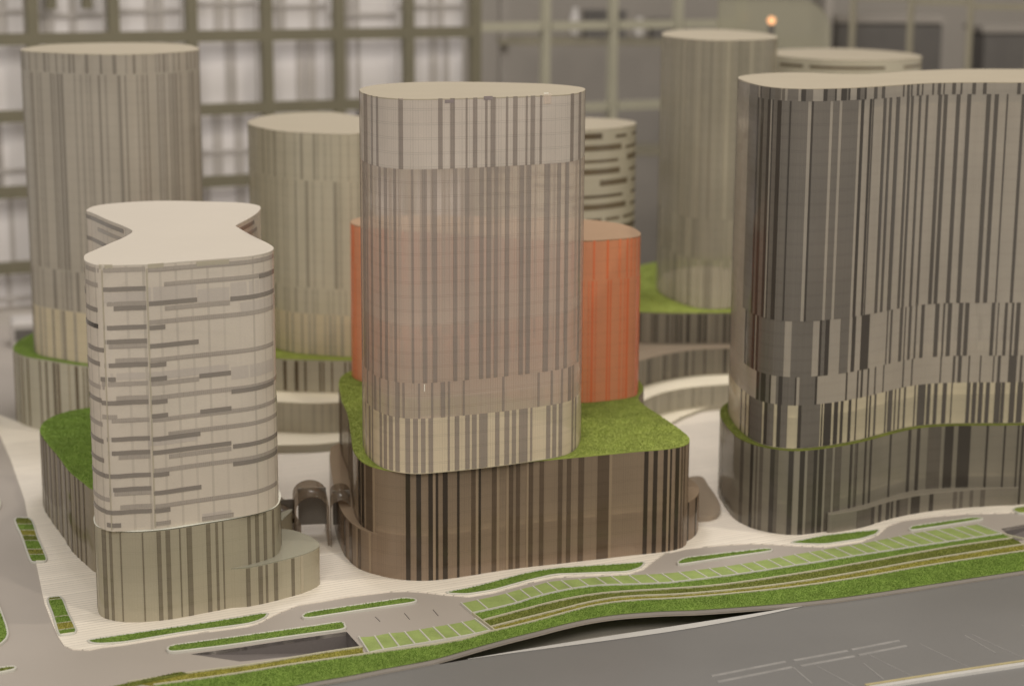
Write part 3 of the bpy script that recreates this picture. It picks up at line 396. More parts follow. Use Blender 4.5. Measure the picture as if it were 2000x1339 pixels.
M['gd'] = grassmat('flock_olive', (0.081, 0.097, 0.021), (0.194, 0.222, 0.051), (0.326, 0.346, 0.090)); M['gds'] = grassmat('flock_soil_olive', (0.081, 0.097, 0.025), (0.174, 0.192, 0.046), (0.264, 0.289, 0.076), False)
M['gy'] = grassmat('flock_ochre', (0.158, 0.146, 0.021), (0.328, 0.306, 0.069), (0.499, 0.466, 0.141)); M['gys'] = grassmat('flock_soil_ochre', (0.158, 0.146, 0.024), (0.302, 0.278, 0.061), (0.420, 0.394, 0.101), False)
M['stall'] = grassmat('stall_green', (.20, .28, .075), (.29, .365, .125), (.40, .46, .20), False)
# film sets : base wall, D dark, M mid, L light, K black
def fset(k, base, d, m, l, clear, cs=None, **kw):
    cs = clear*.5 if cs is None else cs
    M[k] = film('film_'+k, base, clear, **kw); M[k+'D'] = film('film_dark_'+k, d, cs, .2, line=.05); M[k+'M'] = film('film_mid_'+k, m, cs, .2, line=.3, hair=.0016)
    M[k+'L'] = film('film_light_'+k, l, cs, .3, line=.05); M[k+'N'] = film('film_middark_'+k, tuple(.6*x+.4*y for x, y in zip(d, m)), cs, .2, line=.05); M[k+'K'] = film('film_black_'+k, (.05, .045, .04), .0, 0, line=0)
fset('A', (.80, .72, .65), (.22, .18, .16), (.33, .295, .27), (.66, .58, .5), .53, .26, line=.3, trans=.35)
M['A1'] = film('film_pale_A', (.68, .625, .57), .10, line=.3)
M['A4'] = film('film_glow_tint_A', (.84, .76, .60), .30, line=.3)  # inner glow of the lowest tier painted in as paler film
fset('PA', (0.390, 0.295, 0.214), (0.055, 0.042, 0.031), (0.140, 0.100, 0.069), (0.420, 0.320, 0.224), .22, .05, line=.2)
fset('B', (.77, .715, .64), (.28, .255, .23), (.44, .40, .36), (.56, .52, .42), .16, .08, hair=.0125, storey=1., line=.22)
fset('PB', (.60, .55, .42), (.2, .175, .13), (.24, .21, .155), (.62, .56, .43), .22, .1, line=.1)
fset('G', (0.380, 0.326, 0.235), (0.130, 0.102, 0.066), (0.190, 0.153, 0.102), (0.400, 0.347, 0.255), .10, .05)
fset('C', (.50, .46, .405), (.07, .062, .055), (.195, .178, .158), (.56, .52, .44), .20, .05)
M['C5'] = film('film_glow_tint_C', (.80, .73, .55), .30)  # glow from inside the bottom tier put into a cream film colour
M['D4'] = film('film_glow_tint_D', (.78, .70, .52), .2)  # same painted-in glow for the lowest tier of the back towers
fset('PC', (0.320, 0.294, 0.239), (0.068, 0.060, 0.050), (0.145, 0.129, 0.106), (0.349, 0.319, 0.260), .20, .05)
fset('D', (.58, .54, .475), (.30, .275, .24), (.40, .37, .325), (.55, .50, .43), .18, .1)  # haze painted in: strip tones kept close to the wall tone
fset('E', (.68, .645, .525), (.37, .345, .28), (.50, .47, .38), (.56, .53, .43), .2, .1)  # strip contrast softened to paint in haze
fset('F', (.94, .44, .25), (.90, .27, .12), (.92, .34, .17), (.9, .5, .33), .14, .1)
fset('H', (.50, .475, .395), (.27, .255, .21), (.36, .34, .285), (.52, .49, .40), .42, .22)  # low strip contrast and clearer film paint in the haze
M['clear'] = clearmat('clear_acrylic')
M['tan'] = film('tan_acrylic', (.46, .36, .26), .25, .3, line=0)
M['frost'] = film('frosted_plate', (.66, .58, .52), .66, .3, line=0)
M['tanl'] = film('pale_tan_acrylic', (.52, .44, .35), .2, .3, line=0)
M['smoke'] = film('smoked_acrylic', (.24, .19, .14), .45, .3, line=0)
M['shade'] = plain('painted_shade', (.20, .175, .15), .4, .1)  # dark colour standing for the shade inside the arches
M['shine'] = plain('glint_and_scratch', (.9, .9, .82), .2, .1)  # near white for painted glints and one real scratch
SEED = random.Random(7)

# ---------------------------------------------------------------- ground, roads, deck
LN = {k: np.array(v) for k, v in DATA['line'].items()}; PG = {k: np.array(v) for k, v in DATA['poly'].items()}
def ccw(P):
    P = np.array(P); x, y = P.T; return P if np.sum(x*np.roll(y, -1)-np.roll(x, -1)*y) > 0 else P[::-1]
def flat(name, loops, z0, z1, mat, parent=None, sides=True):
    """plate with holes"""
    loops = [ccw(loops[0])]+[ccw(h)[::-1] for h in loops[1:]]
    allp = np.vstack(loops); n = len(allp); tri = tessellate_polygon([[Vector((p[0], p[1], 0)) for p in l] for l in loops])
    v = [(p[0], p[1], z1) for p in allp]+[(p[0], p[1], z0) for p in allp]; f = []
    for a, b, c in tri:
        ar = (allp[b][0]-allp[a][0])*(allp[c][1]-allp[a][1])-(allp[c][0]-allp[a][0])*(allp[b][1]-allp[a][1])
        if ar < 0: b, c = c, b
        f.append((a, b, c))
    if sides:
        k = 0
        for l in loops:
            m = len(l)
            for i in range(m): a, b = k+i, k+(i+1) % m; f.append((n+a, n+b, b, a))
            k += m
    return mesh_obj(name, v, f, mat, parent)

c4 = resample(LN['c4'], 120, False); c3 = resample(LN['c3'], 120, False)
BACK = [(1.5, 2.62), (.2, 2.72), (-.45, 2.62), (-1.5, 2.30)]
road = flat('road', [np.vstack([c4, [(1.5, 1.45)], BACK, [(-1.5, .95), (-.6, .95)]]), PG['ramp'], PG['ramp2']], -.003, 0, M['road'])
tag(road, kind='structure')
# thin grey card edge under the board
fas = mesh_obj('board_edge', [(p[0], p[1]+.0004, z) for z in (-.0045, -.0028) for p in c4], [(i, i+1, 120+i+1, 120+i) for i in range(119)], M['edge']); tag(fas, kind='structure')
deck = flat('deck', [PG['deck']], -.001, .0009, M['deck']); tag(deck, kind='structure')
ch = resample(LN['chord'], 30, False)
iL = int(np.argmin(np.hypot(*(c4-ch[0]).T))); iR = int(np.argmin(np.hypot(*(c4-ch[-1]).T)))
low = flat('lower_road', [np.vstack([c4[:iL]+[0, .004], ch, c4[iR+1:]+[0, .004], [(1.6, 1.45), (1.6, .7), (-.6, .7)]])], -.008, -.004, M['lower']); tag(low, kind='structure')
tag(mesh_obj('display_base', [(-2, .4, -.019), (2, .4, -.019), (2, 2.9, -.019), (-2, 2.9, -.019)], [(0, 1, 2, 3)], M['void']), kind='structure')
st = ch[2:]; nn = np.array([.35, -.937])
tq = np.linspace(0, 1, len(st)); w_ = (.0008+.009*np.sin(PI*np.clip(tq, 0, 1)**1.15))[:, None]
mesh_obj('bare_foam_strip', [(*p, -.0036) for p in st]+[(*(p+nn*w), -.0036) for p, w in zip(st, w_)], [(i, i+1, len(st)+i+1, len(st)+i) for i in range(len(st)-1)], M['foam'], low)
for k in ('m1', 'm2', 'm3'):
    P = resample(LN[k], 8, False)
    for d in (0, .011): ribbon('painted_dash', P+[d*.3, -d], .0030, -.0041, -.0036, M['mark'], low)
for q_ in range(5):
    p0 = LN['x3'][0]+(LN['x1'][0]-LN['x3'][0])*(q_*.31-.35); ribbon('painted_line', np.linspace(p0, p0+[.03, -.055], 5), .0008, -.0041, -.0037, M['mark'], low)
for k in ('x1', 'x2', 'x3'): ribbon('painted_line', resample(LN[k], 8, False), .0012, -.0041, -.0036, M['mark'], low)
ribbon('kerb_line', resample(LN['kerb'], 20, False), .006, -.0041, -.0022, M['foam'], low)
ribbon('yellow_line', resample(LN['yl'], 20, False), .003, -.0041, -.0034, M['yel'], low)
# sunken ramps: floor dips to one end, walls follow the opening
def sink(name, P, a, b, depth, dens=6):
    P = ccw(P); Q = np.vstack([np.linspace(P[i], P[(i+1) % len(P)], dens, endpoint=False) for i in range(len(P))]); n = len(Q)
    a = np.array(a); b = np.array(b); d = b-a; t = np.clip(((Q-a)@d)/(d@d), 0, 1); z = -.0004-depth*t
    v = [(q[0], q[1], 0.) for q in Q]+[(q[0], q[1], zz) for q, zz in zip(Q, z)]
    f = [(i, (i+1) % n, n+(i+1) % n, n+i) for i in range(n)]
    for t3 in tessellate_polygon([[Vector((q[0], q[1], 0)) for q in Q]]):
        x, y, w = t3; ar = (Q[y][0]-Q[x][0])*(Q[w][1]-Q[x][1])-(Q[w][0]-Q[x][0])*(Q[y][1]-Q[x][1])
        f.append((n+x, n+y, n+w) if ar > 0 else (n+x, n+w, n+y))
    return tag(mesh_obj(name, v, f, M['rampf']), kind='structure')
rp = PG['ramp']; sink('ramp', rp, rp[0], (rp[3]+rp[4])/2, .017); r2 = PG['ramp2']; sink('ramp', r2, r2[1], (r2[0]+r2[3])/2, .012)
for i in range(3): ribbon('paving_joint', LN['seams'][2*i:2*i+2], .0006, 0, .0004, M['rampf'], road)

# ---------------------------------------------------------------- planters
def dens(P):
    out = []
    for i in range(len(P)):
        a, c = P[i], P[(i+1) % len(P)]; d = np.hypot(*(c-a)); e = min(.2, .0035/max(d, 1e-6)); out += [a+(c-a)*e, a+(c-a)*.5, a+(c-a)*(1-e)]
    return np.array(out)
def planter(key, label, soil, grass, group='planters', multi=None, kw=.0017, kh=.0022, quad=None):
    P = ccw(resample(dens(PG[key]), 96, True)); th = thing('planter', label, 'planter', group=group)
    T = np.roll(P, -1, 0)-np.roll(P, 1, 0); T /= np.hypot(*T.T)[:, None]; Nn = np.stack([T[:, 1], -T[:, 0]], 1); n = len(P); I = P-Nn*kw; I2 = P-Nn*kw*.75; O2 = P-Nn*kw*.25
    v = []; f = []
    for R, z in ((P, 0.), (P, kh*.8), (O2, kh), (I2, kh), (I, kh*.8), (I, .0)): v += [(p[0], p[1], z) for p in R]
    for r in range(5):
        for i in range(n): j = (i+1) % n; f.append((r*n+i, r*n+j, (r+1)*n+j, (r+1)*n+i))
    mesh_obj('kerb', v, f, M['kerb'], th)
    if multi is None:
        b = slab_pts('bed', I, .0005, kh*.75, M[soil], th); tufts('grass', I+Nn*.0003, kh*.75, M[grass], b, seed=sum(map(ord, key)))
    else:
        a, bq, cq, d = [np.array(q) for q in quad]; t0 = 0.
        for k, (t1, so, gr) in enumerate(multi):
            q = [a+(d-a)*t0, bq+(cq-bq)*t0, bq+(cq-bq)*(t1-.012), a+(d-a)*(t1-.012)]; q = ccw(q)
            q = np.vstack([np.linspace(q[i], q[(i+1) % 4], 8, endpoint=False) for i in range(4)])
            ins = inside(q, I); ctr = q.mean(0); q = np.array([x if k_ else x+(I[np.argmin(np.hypot(*(I-x).T))]-x) for x, k_ in zip(q, ins)])
            b = slab_pts('bed', ccw(q), .0005, kh*.75, M[so], th); tufts('grass', q, kh*.75, M[gr], b, spacing=.0009, seed=k+11)
            if k: ribbon('bed_divider', np.linspace(a+(d-a)*(t0-.006), bq+(cq-bq)*(t0-.006), 4), .0008, .0003, kh*.95, M['kerbd'], th)
            t0 = t1
    return th
q1 = PG['P1']; q2 = PG['P2']
def inset_quad(a, b, c, d, k=.0018):
    Q = [np.array(x) for x in (a, b, c, d)]; m = sum(Q)/4; return [x+(m-x)/np.hypot(*(m-x))*k*1.3 for x in Q]
planter('P1', 'upper left planter of seven striped green and ochre beds beside the road', 'gs', 'g', multi=[(.16, 'gds', 'gd'), (.31, 'gs', 'g'), (.44, 'gys', 'gy'), (.56, 'gds', 'gd'), (.76, 'gs', 'g'), (.88, 'gys', 'gd'), (1.0, 'gs', 'g')], quad=inset_quad(q1[0], q1[1], (q1[2]+q1[3])/2, (q1[4]+q1[5])/2))
planter('P2', 'short planter with one ochre stripe near the left deck corner', 'gs', 'g', multi=[(.07, 'gds', 'gd'), (.56, 'gs', 'g'), (.74, 'gs', 'g'), (.92, 'gys', 'gy'), (1.0, 'gs', 'g')], quad=inset_quad(q2[0], q2[1], (q2[2]+q2[3])/2, (q2[4]+q2[5])/2))
planter('P3', 'long thin green planter in front of the bow tie tower', 'gs', 'g')
planter('P4', 'narrow green traffic island between the two front parking driveways', 'gs', 'g')
planter('P5', 'curved green planter along the brown podium front', 'gs', 'g')
planter('P6', 'narrow green island right of the curved planter', 'gs', 'g')
planter('P7', 'green planter on the deck in front of the dark wavy tower', 'gs', 'g')
planter('P8', 'rightmost narrow green island above the parking row', 'gs', 'g')
planter('P9', 'green planter strip along the sunken ramp', 'gs', 'g')
planter('P10', 'thin island cut by the bottom left picture edge', 'gds', 'gd')
planter('P11', 'planter cut by the left picture edge, above the thin island', 'gs', 'g')
planter('P12', 'tiny lime planter at the left picture edge beside the road', 'gls', 'gl')
planter('P13', 'pale green planter at the right picture edge', 'gls', 'gl')

# ---------------------------------------------------------------- parking rows and planted terraces
def parking(kt, kb, n, label, wide=()):
    th = thing('parking_row', label, 'parking row', group='parking rows')
    T = resample(LN[kt], 240, False); B = resample(LN[kb], 240, False); fr = np.linspace(0, 1, n+1)
    pick = lambda A, t: A[int(round(t*239))]
    for i in range(n):
        a, b = fr[i], fr[i+1]; m = [a+(b-a)*k/3 for k in range(4)]
        q = ccw([pick(T, t) for t in m]+[pick(B, t) for t in m[::-1]])
        slab_pts('parking_stall', q, -.0005, .0007, M['stall'], th)
        if i and i not in wide: ribbon('stall_divider', np.linspace(pick(T, a), pick(B, a), 4), .0014, .0004, .0014, M['kerb'], th)
    ribbon('row_edging', B, .0017, 0, .0018, M['kerb'], th); ribbon('end_edging', np.linspace(T[0], B[0], 5), .0013, 0, .0018, M['kerb'], th); ribbon('end_edging', np.linspace(T[-1], B[-1], 5), .0013, 0, .0018, M['kerb'], th)
    return th
parking('k1t', 'k1b', 8, 'short row of eight pale green parking stalls beside the ramp')
parking('k2t', 'k2b', 36, 'long curving row of pale green parking stalls', wide=(2,))
tp = thing('terraced_planting', 'curving terraces of green and ochre planting along the grey road', 'planting')
k2b = resample(LN['k2b'], 100, False); c1 = resample(LN['c1'], 100, False); c2 = resample(LN['c2'], 100, False)
def cut(P, x0, x1, n=100):
    s = P[(P[:, 0] >= x0) & (P[:, 0] <= x1)]; return s
c3r = cut(c3, c2[0][0]+.001, 9); c3l = c3[c3[:, 0] < LN['ytop'][-1][0]+.003]
yt = resample(LN['ytop'], 30, False); ol = resample(LN['olive'], 12, False)
def bed(name, A, B, so, gr, sd, z=.0006, sp=.0009, h=.0009, hgt=.0003):
    P = ccw(np.vstack([A, B[::-1]])); b = slab_pts(name, P, -.0006, z, M[so], tp); tufts('grass', P, z, M[gr], b, sp, h, sd)
bed('planting_bed', k2b+[0, -.0008], c1, 'gs', 'g', 1); bed('planting_bed', c1, c2, 'gds', 'gd', 2, .0005); bed('planting_bed', c2, c3r, 'gys', 'gy', 3, .0005)
bed('planting_bed', c3, c4, 'gs', 'g', 4, .0006, .0009, .0010); bed('planting_bed', yt, c3l, 'gys', 'gy', 5, .0005); bed('planting_bed', ol+[0, .0015], ol+[.004, -.0015], 'gds', 'gd', 6, .0016)
for P in (c1, c2, c3): ribbon('edging', P, .0019, 0, .0017, M['kerbd'], tp)
ribbon('edging', yt, .0018, 0, .0016, M['kerbd'], tp); ribbon('edging', np.linspace(k2b[0], c3r[0], 10), .0012, 0, .0019, M['kerbd'], tp); ribbon('edging', np.linspace(k2b[-1], c1[-1]+[.03, -.02], 10), .0012, 0, .0017, M['kerbd'], tp)

# ---------------------------------------------------------------- buildings
def add_strips(key, parent, mk, name='facade_strip'):
    for s0, s1, z0, z1, tone in DATA['strip'].get(key, []): strip(name, OUT[key], s0, s1, z0, z1, M[mk+tone], parent, off={'M': .0003, 'L': .00036, 'N': .0004}.get(tone, .00043))
def fill_strips(key, parent, mk, zs, seed, dens=.5, skip_front=True, wmin=.0016, wmax=.0042, gap=.012, tones='DMMML'):
    """stripes on the faces for which none were read, tier by tier"""
    ol_ = OUT[key]; r = random.Random(seed); have = DATA['strip'].get(key, [])
    cov = [(a, b) for a, b, *_ in have] if skip_front else []
    lo = min([a for a, b in cov], default=None); hi = max([b for a, b in cov], default=None)
    for z0, z1 in zip(zs[:-1], zs[1:]):
        s = r.random()*.01
        while s < ol_.L-.006:
            w = wmin+(wmax-wmin)*r.random()**1.6; mid = ol_.at(s+w/2)
            hid = any(a-.003 < s+w and s < b+.003 for a, b in cov)
            if not hid and not (cov and front(ol_, s+w/2)): strip('facade_strip', ol_, s, s+w, z0+.0006, z1-.0006, M[mk+r.choice(tones)], parent)
            s += w+gap*(.12+r.random()**1.7)
def front(ol_, s):
    a = ol_.at(s); b = ol_.at(s, .01); n = (b-a)/.01; v = -a; return n@v/np.hypot(*v) > .05

def tower(key, name, label, cat, mk, roof='roof', plates=(), over=.0006, base=True, lip=.0012, low=None, crown=None, pm='plate'):
    zs = DATA['z'][key]; ol_ = OUT[key]; th = thing(name, label, cat)
    w = wall('facade', ol_, zs[1] if low else zs[0]+.0003, zs[-2] if crown else zs[-1]-lip, M[mk], th)
    if crown: wall('upper_facade', ol_, zs[-2], zs[-1]-lip, M[crown], th)
    if low: wall('lower_facade', ol_, zs[0]+.0003, zs[1], M[low], th)
    slab('roof', ol_, zs[-1]-lip, zs[-1], M[roof], th, off=.0001, bevel=.0004)
    if base: slab('base_plate', ol_, zs[0]+.0001, zs[0]+.0016, M['plate'], th, off=-.0012)
    for z in plates: slab('floor_plate', ol_, z-.0012, z, M[pm], th, off=-.0014)
    return th, w
def podium(key, name, label, cat, mk, green=None, gseed=0, hole=None, plates=(), z1=None, top='roof', sp=.00095, z0=0.0009):
    ol_ = OUT[key]; z1 = z1 if z1 is not None else DATA['z'][key][1]; th = thing(name, label, cat); w = wall('facade', ol_, z0, z1-.0012, M[mk], th)
    if green:
        r = slab('grass_roof', ol_, z1-.0012, z1-.0001, M[green+'s'], th, off=.0001); tufts('grass', ol_.offset(-.0002), z1-.0001, M[green], r, sp, .0010, gseed, hole)
    else: slab('roof', ol_, z1-.0012, z1, M[top], th, bevel=.0003)
    for z in plates: slab('floor_plate', ol_, z-.0012, z, M['plate'], th, off=-.0014)
    return th, w

# centre tower on the brown podium
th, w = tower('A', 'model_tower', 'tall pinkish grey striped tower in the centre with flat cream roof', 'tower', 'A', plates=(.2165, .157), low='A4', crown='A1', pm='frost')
M['scuff_and_glint'] = plain('scuffed_film', (.24, .20, .20), .5, .3, 200)
for s0, s1, z0, z1, mk_ in DATA['scuff_and_glint']: strip('scuff_and_glint', OUT['A'], s0, s1, z0, z1, M[mk_], w, off=.0004)  # real scuffs and a scratch, plus one painted white glint
add_strips('A', w, 'A'); fill_strips('A', w, 'A', DATA['z']['A'], 3)
th, w = podium('PA', 'podium_block', 'brown striped podium with grass roof under the centre tower', 'podium', 'PA', 'gl', 31, OUT['A'].offset(-.003), plates=(.04,))
add_strips('PA', w, 'PA'); fill_strips('PA', w, 'PA', [0.0015, .0925], 5)
for key, zl, nm in (('AXR', .037, 'annex'), ('AXL', .037, 'annex'), ('LOWR', .006, 'low_terrace')):
    a = wall(nm, OUT[key], .0009, zl-.0008, M['PA' if zl > .01 else 'tanl'], th); slab('ledge', OUT[key], zl-.0008, zl, M['tan' if zl > .01 else 'tanl'], a, bevel=.0002); add_strips(key, a, 'PA')
# orange tower behind it
th, w = tower('F', 'model_tower', 'short orange tower standing behind the centre tower', 'tower', 'F', roof='roofo')
fill_strips('F', w, 'F', DATA['z']['F'], 8, skip_front=False, wmin=.0012, wmax=.0034, gap=.011, tones='DDMM')
# bow tie tower
th, w = tower('B', 'model_tower', 'bow tie shaped white roofed tower with horizontal grey dashes', 'tower', 'B', roof='roofw')
add_strips('B', w, 'B', 'window_band')
M['BP'] = film('film_grey_patch', (.62, .575, .53), .06, line=.1, hair=.0125, storey=1.)
for s0, s1, z0, z1 in DATA['patch']: strip('grey_patch', OUT['B'], s0, s1, z0, z1, M['BP'], w, off=.00014)
olB = OUT['B']; fr_ = [(a, b) for a, b, *_ in DATA['strip']['B']]
r_ = random.Random(12); zf = .0835
while zf < .276:
    s = 0.
    while s < olB.L:
        wd = .012+.05*r_.random()
        if not any(a-.002 < s+wd and s < b+.002 for a, b in fr_) and not front(olB, s+wd/2) and r_.random() < .6: strip('window_band', olB, s, s+wd, zf, zf+.0034, M['B'+r_.choice('DM')], w)
        s += wd+.004
    zf += .0142
for s in DATA['seam']: strip('seam', olB, s, s+.0011, .076, .276, M['BL'], w, off=.0004)
th, w = podium('PB', 'podium_block', 'olive grey glassy podium directly under the bow tie tower', 'podium', 'PB', None, z1=DATA['z']['PB'][1], top='clear')
add_strips('PB', w, 'PB'); fill_strips('PB', w, 'PB', [.002, .072], 66)
for s_ in DATA['pbthin'][::3]: strip('facade_strip', OUT['PB'], s_, s_+.0011, .0015, .0725, M['PBM'], w)
slab('rim', OUT['PB'], .0738, .0744, M['shine'], w, off=.0005)  # edge glint painted in as a near-white rim
a = wall('annex', OUT['AXB'], .0009, .0327, M['PB'], th); slab('ledge', OUT['AXB'], .0327, .0335, M['clear'], a); add_strips('AXB', a, 'PB')
th, w = podium('G', 'podium_block', 'low green roofed block behind the bow tie tower at left', 'podium', 'G', 'g', 33, None, z1=.0735)
add_strips('G', w, 'G'); fill_strips('G', w, 'G', [.0015, .072], 6)
# wavy dark tower
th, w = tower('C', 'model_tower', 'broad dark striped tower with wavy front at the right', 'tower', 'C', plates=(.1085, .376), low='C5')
add_strips('C', w, 'C'); fill_strips('C', w, 'C', DATA['z']['C'], 9)  # wide mid strips on the left lobe: partly print, partly painted dark reflection
th, w = podium('PC', 'podium_block', 'dark striped podium with thin grass rim under the wavy tower', 'podium', 'PC', 'gd', 34, OUT['C'].offset(-.003), plates=(.03,))
add_strips('PC', w, 'PC')
a = wall('annex', OUT['AXC'], .0009, .0177, M['PC'], th); slab('ledge', OUT['AXC'], .0177, .0185, M['PCL'], a, bevel=.0002); add_strips('AXC', a, 'PC')
# towers further back
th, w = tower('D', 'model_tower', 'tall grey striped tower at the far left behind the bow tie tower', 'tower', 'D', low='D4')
fill_strips('D', w, 'D', DATA['z']['D'], 21, skip_front=False, gap=.013, tones='DDMM')
th, w = podium('PD', 'podium_block', 'grass topped striped podium under the far left tower', 'podium', 'E', 'g', 41, OUT['D'].offset(-.003), z1=.08, sp=.002); fill_strips('PD', w, 'G', [.002, .078], 22, skip_front=False, gap=.012)
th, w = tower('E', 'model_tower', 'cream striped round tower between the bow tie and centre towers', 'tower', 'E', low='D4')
fill_strips('E', w, 'E', DATA['z']['E'], 23, skip_front=False, gap=.013, tones='DMM')
th, w = podium('PE', 'podium_block', 'grass roofed stepped podium under the cream round tower', 'podium', 'E', 'gl', 42, OUT['E'].offset(-.003), z1=.08, sp=.002); fill_strips('PE', w, 'G', [.044, .078], 24, skip_front=False, gap=.014, tones='DMM')
for key, z in (('PE2', .043), ('PE3', .01)):
    a = wall('step_wall', OUT[key], .0009, z-.0008, M['E'], th); slab('step_ledge', OUT[key], z-.0008, z, M['plate'], a, bevel=.0002)
    if key == 'PE2': fill_strips(key, a, 'E', [.0105, .042], 25, skip_front=False, gap=.016, tones='MM')
th, w = tower('H', 'model_tower', 'tall slim blurred tower at the back left of the wavy tower', 'tower', 'H')
fill_strips('H', w, 'H', DATA['z']['H'], 26, skip_front=False, gap=.012, tones='DMML')
th, w = podium('PH', 'podium_block', 'stepped curving podium with lime grass under the slim back tower', 'podium', 'PC', 'gl', 43, OUT['H'].offset(-.003), z1=.10, sp=.002); fill_strips('PH', w, 'PC', [.063, .098], 27, skip_front=False, gap=.01, tones='DDML')
for key, z, mk in (('PH2', .062, 'PC'), ('PH3', .030, 'E'), ('PH4', .005, 'E')):
    a = wall('step_wall', OUT[key], .0009, z-.0008, M[mk], th); slab('step_ledge', OUT[key], z-.0008, z, M['tanl' if key == 'PH2' else 'plate'], a, bevel=.0002)
    if key != 'PH4': fill_strips(key, a, mk, [.031 if key == 'PH2' else .006, z-.001], 28, skip_front=False, gap=.012, tones='DML')
def banded(key, label, seed):
    th, w = tower(key, 'model_tower', label, 'tower', 'E'); r = random.Random(seed); o_ = OUT[key]; z = DATA['z'][key][-1]-.008
    while z > DATA['z'][key][0]+.03:
        s = r.random()*.02
        while s < o_.L-.03:
            wd = .02+.08*r.random(); wd = min(wd, o_.L-s-.001)
            strip('window_band', o_, s, s+wd, z-.0036, z-.0002 if r.random() < .8 else z+.003, M['G'+r.choice('DMM')], w); s += wd+.006+.03*r.random()
        z -= .0135
banded('J', 'cream tower with horizontal bands behind the orange tower', 51); banded('I', 'low drum shaped roof peeking above the wavy tower', 52)
for key, label in (('J', 'plain podium block under the banded cream tower'), ('I', 'plain podium block under the drum tower')):
    t_ = thing('podium_block', label, 'podium'); wall('facade', OUT[key], .0009, .0285, M['E'], t_, inset=-.01); slab('roof', OUT[key], .0285, .0298, M['plate'], t_, off=.01)

# little clear canopies between the podiums
def arch(name, label, cx, cy, w, d, h, mat, rz):
    th = thing(name, label, 'canopy', group='clear canopies between the podiums'); n = 14; v = []; f = []
    prof = [(-w/2, 0)]+[(-w/2*math.cos(PI*k/n), h-w/2*.8+w/2*.8*math.sin(PI*k/n)) for k in range(n+1)]+[(w/2, 0)]
    ca, sa = math.cos(rz), math.sin(rz); m = len(prof)
    for y in (-d/2, d/2):
        for sc in (1., .9):
            for x, z in prof: X, Z = x*sc, z*(1 if sc == 1 else .96); v.append((cx+X*ca-y*sa, cy+X*sa+y*ca, .0009+Z))
    for i in range(m-1):
        f += [(i, i+1, 2*m+i+1, 2*m+i), (m+i, 3*m+i, 3*m+i+1, m+i+1), (i, m+i, m+i+1, i+1), (2*m+i, 2*m+i+1, 3*m+i+1, 3*m+i)]
    mesh_obj('shell', v, f, mat, th, True); box_pts('inner_shade_sheet', (cx-d*.1*-sa, cy+d*.1*ca, .012), w*.82, .002, h*.72, M['shade'], th, rz)  # dark sheet added for the shade inside the arch
    return th
arch('arched_canopy', 'smoky arched canopy on the deck left of the brown podium', -.176, 1.600, .030, .05, .046, M['smoke'], .15)
arch('arched_canopy', 'smaller smoky canopy against the brown podium annex', -.150, 1.600, .018, .05, .043, M['smoke'], .1)
arch('arched_canopy', 'low smoky canopy behind the bow tie tower annex', -.205, 1.60, .030, .06, .030, M['smoke'], .3)

# ---------------------------------------------------------------- what stands behind the model
M['mull'] = plain('olive_mullion', (.16, .145, .10), .5, .1); M['mullc'] = plain('lit_mullion_tint', (.36, .34, .265), .5, .1)  # unlit and lit tints of the lattice bars, light put into the colour
M['pane'] = plain('pale_panel', (.80, .765, .77), .6, .08, 6, .3); M['pline'] = plain('grey_line', (.52, .485, .465), .6, .1)
M['room'] = plain('brown_wall', (.34, .31, .28), .8, .12, 4); M['dark'] = plain('dark_cabinet', (.13, .12, .112), .6, .1); M['white'] = plain('white_ceramic', (.62, .59, .57), .3, .05)
M['thin'] = plain('thin_cream_bar', (.26, .235, .175), .5, .1); M['acr'] = clearmat('cloudy_sheet', (.80, .80, .70), .40)
A0 = np.array([-.735, 2.74]); A1 = np.array([.042, 3.155]); dv = (A1-A0); LW = np.hypot(*dv); dv /= LW; pv = np.array([-dv[1], dv[0]])
ang = math.atan2(dv[1], dv[0])
def bar(name, s0, s1, z0, z1, dep, mat, parent, back=0.):
    """straight bar of the lattice: along the screen s0..s1, height z0..z1"""
    c = A0+dv*(s0+s1)/2+pv*(back+dep/2); return box_pts(name, (c[0], c[1], z0), s1-s0, dep, z1-z0, mat, parent, ang)
ls = thing('lattice_screen', 'olive lattice screen with pale panels behind the model', 'screen')
SX = .1195; BW = .0165; zs_ = [.047, .158, .268, .378, .490]; xs_ = [.168+SX*(i-1) for i in range(-3, 7)]
split = .81
for x in xs_: bar('mullion', x-BW/2, x+BW/2, -.045, .62, .014, M['mull'], ls)
for z in zs_:
    for i in range(len(xs_)-1): bar('transom', xs_[i]+BW/2, xs_[i+1]-BW/2, z-.0085, z+.0085, .014, M['mull'], ls)
rr = random.Random(5); zz = [-.045]+zs_+[.62]
for i in range(len(xs_)-1):
    for j in range(len(zz)-1):
        x0, x1, z0, z1 = xs_[i]+.002, xs_[i+1]-.002, zz[j]+.002, zz[j+1]-.002
        p_ = bar('panel', x0, x1, z0, z1, .004, M['pane'], ls, .05)
        for k in range(2):
            u = x0+(x1-x0)*(.18+.5*rr.random()+.1*k); bar('panel_line', u, u+.006+.012*rr.random(), z0, z1, .002, M['pline'], p_, .047)
        if j % 2 == 0: u = z0+(z1-z0)*(.2+.2*rr.random()); bar('panel_line', x0, x1, u, u+.006, .002, M['pline'], p_, .0445)
for u in (.075, .128): bar('dark_post', u, u+.014, .42, .60, .01, M['mull'], ls, .02)
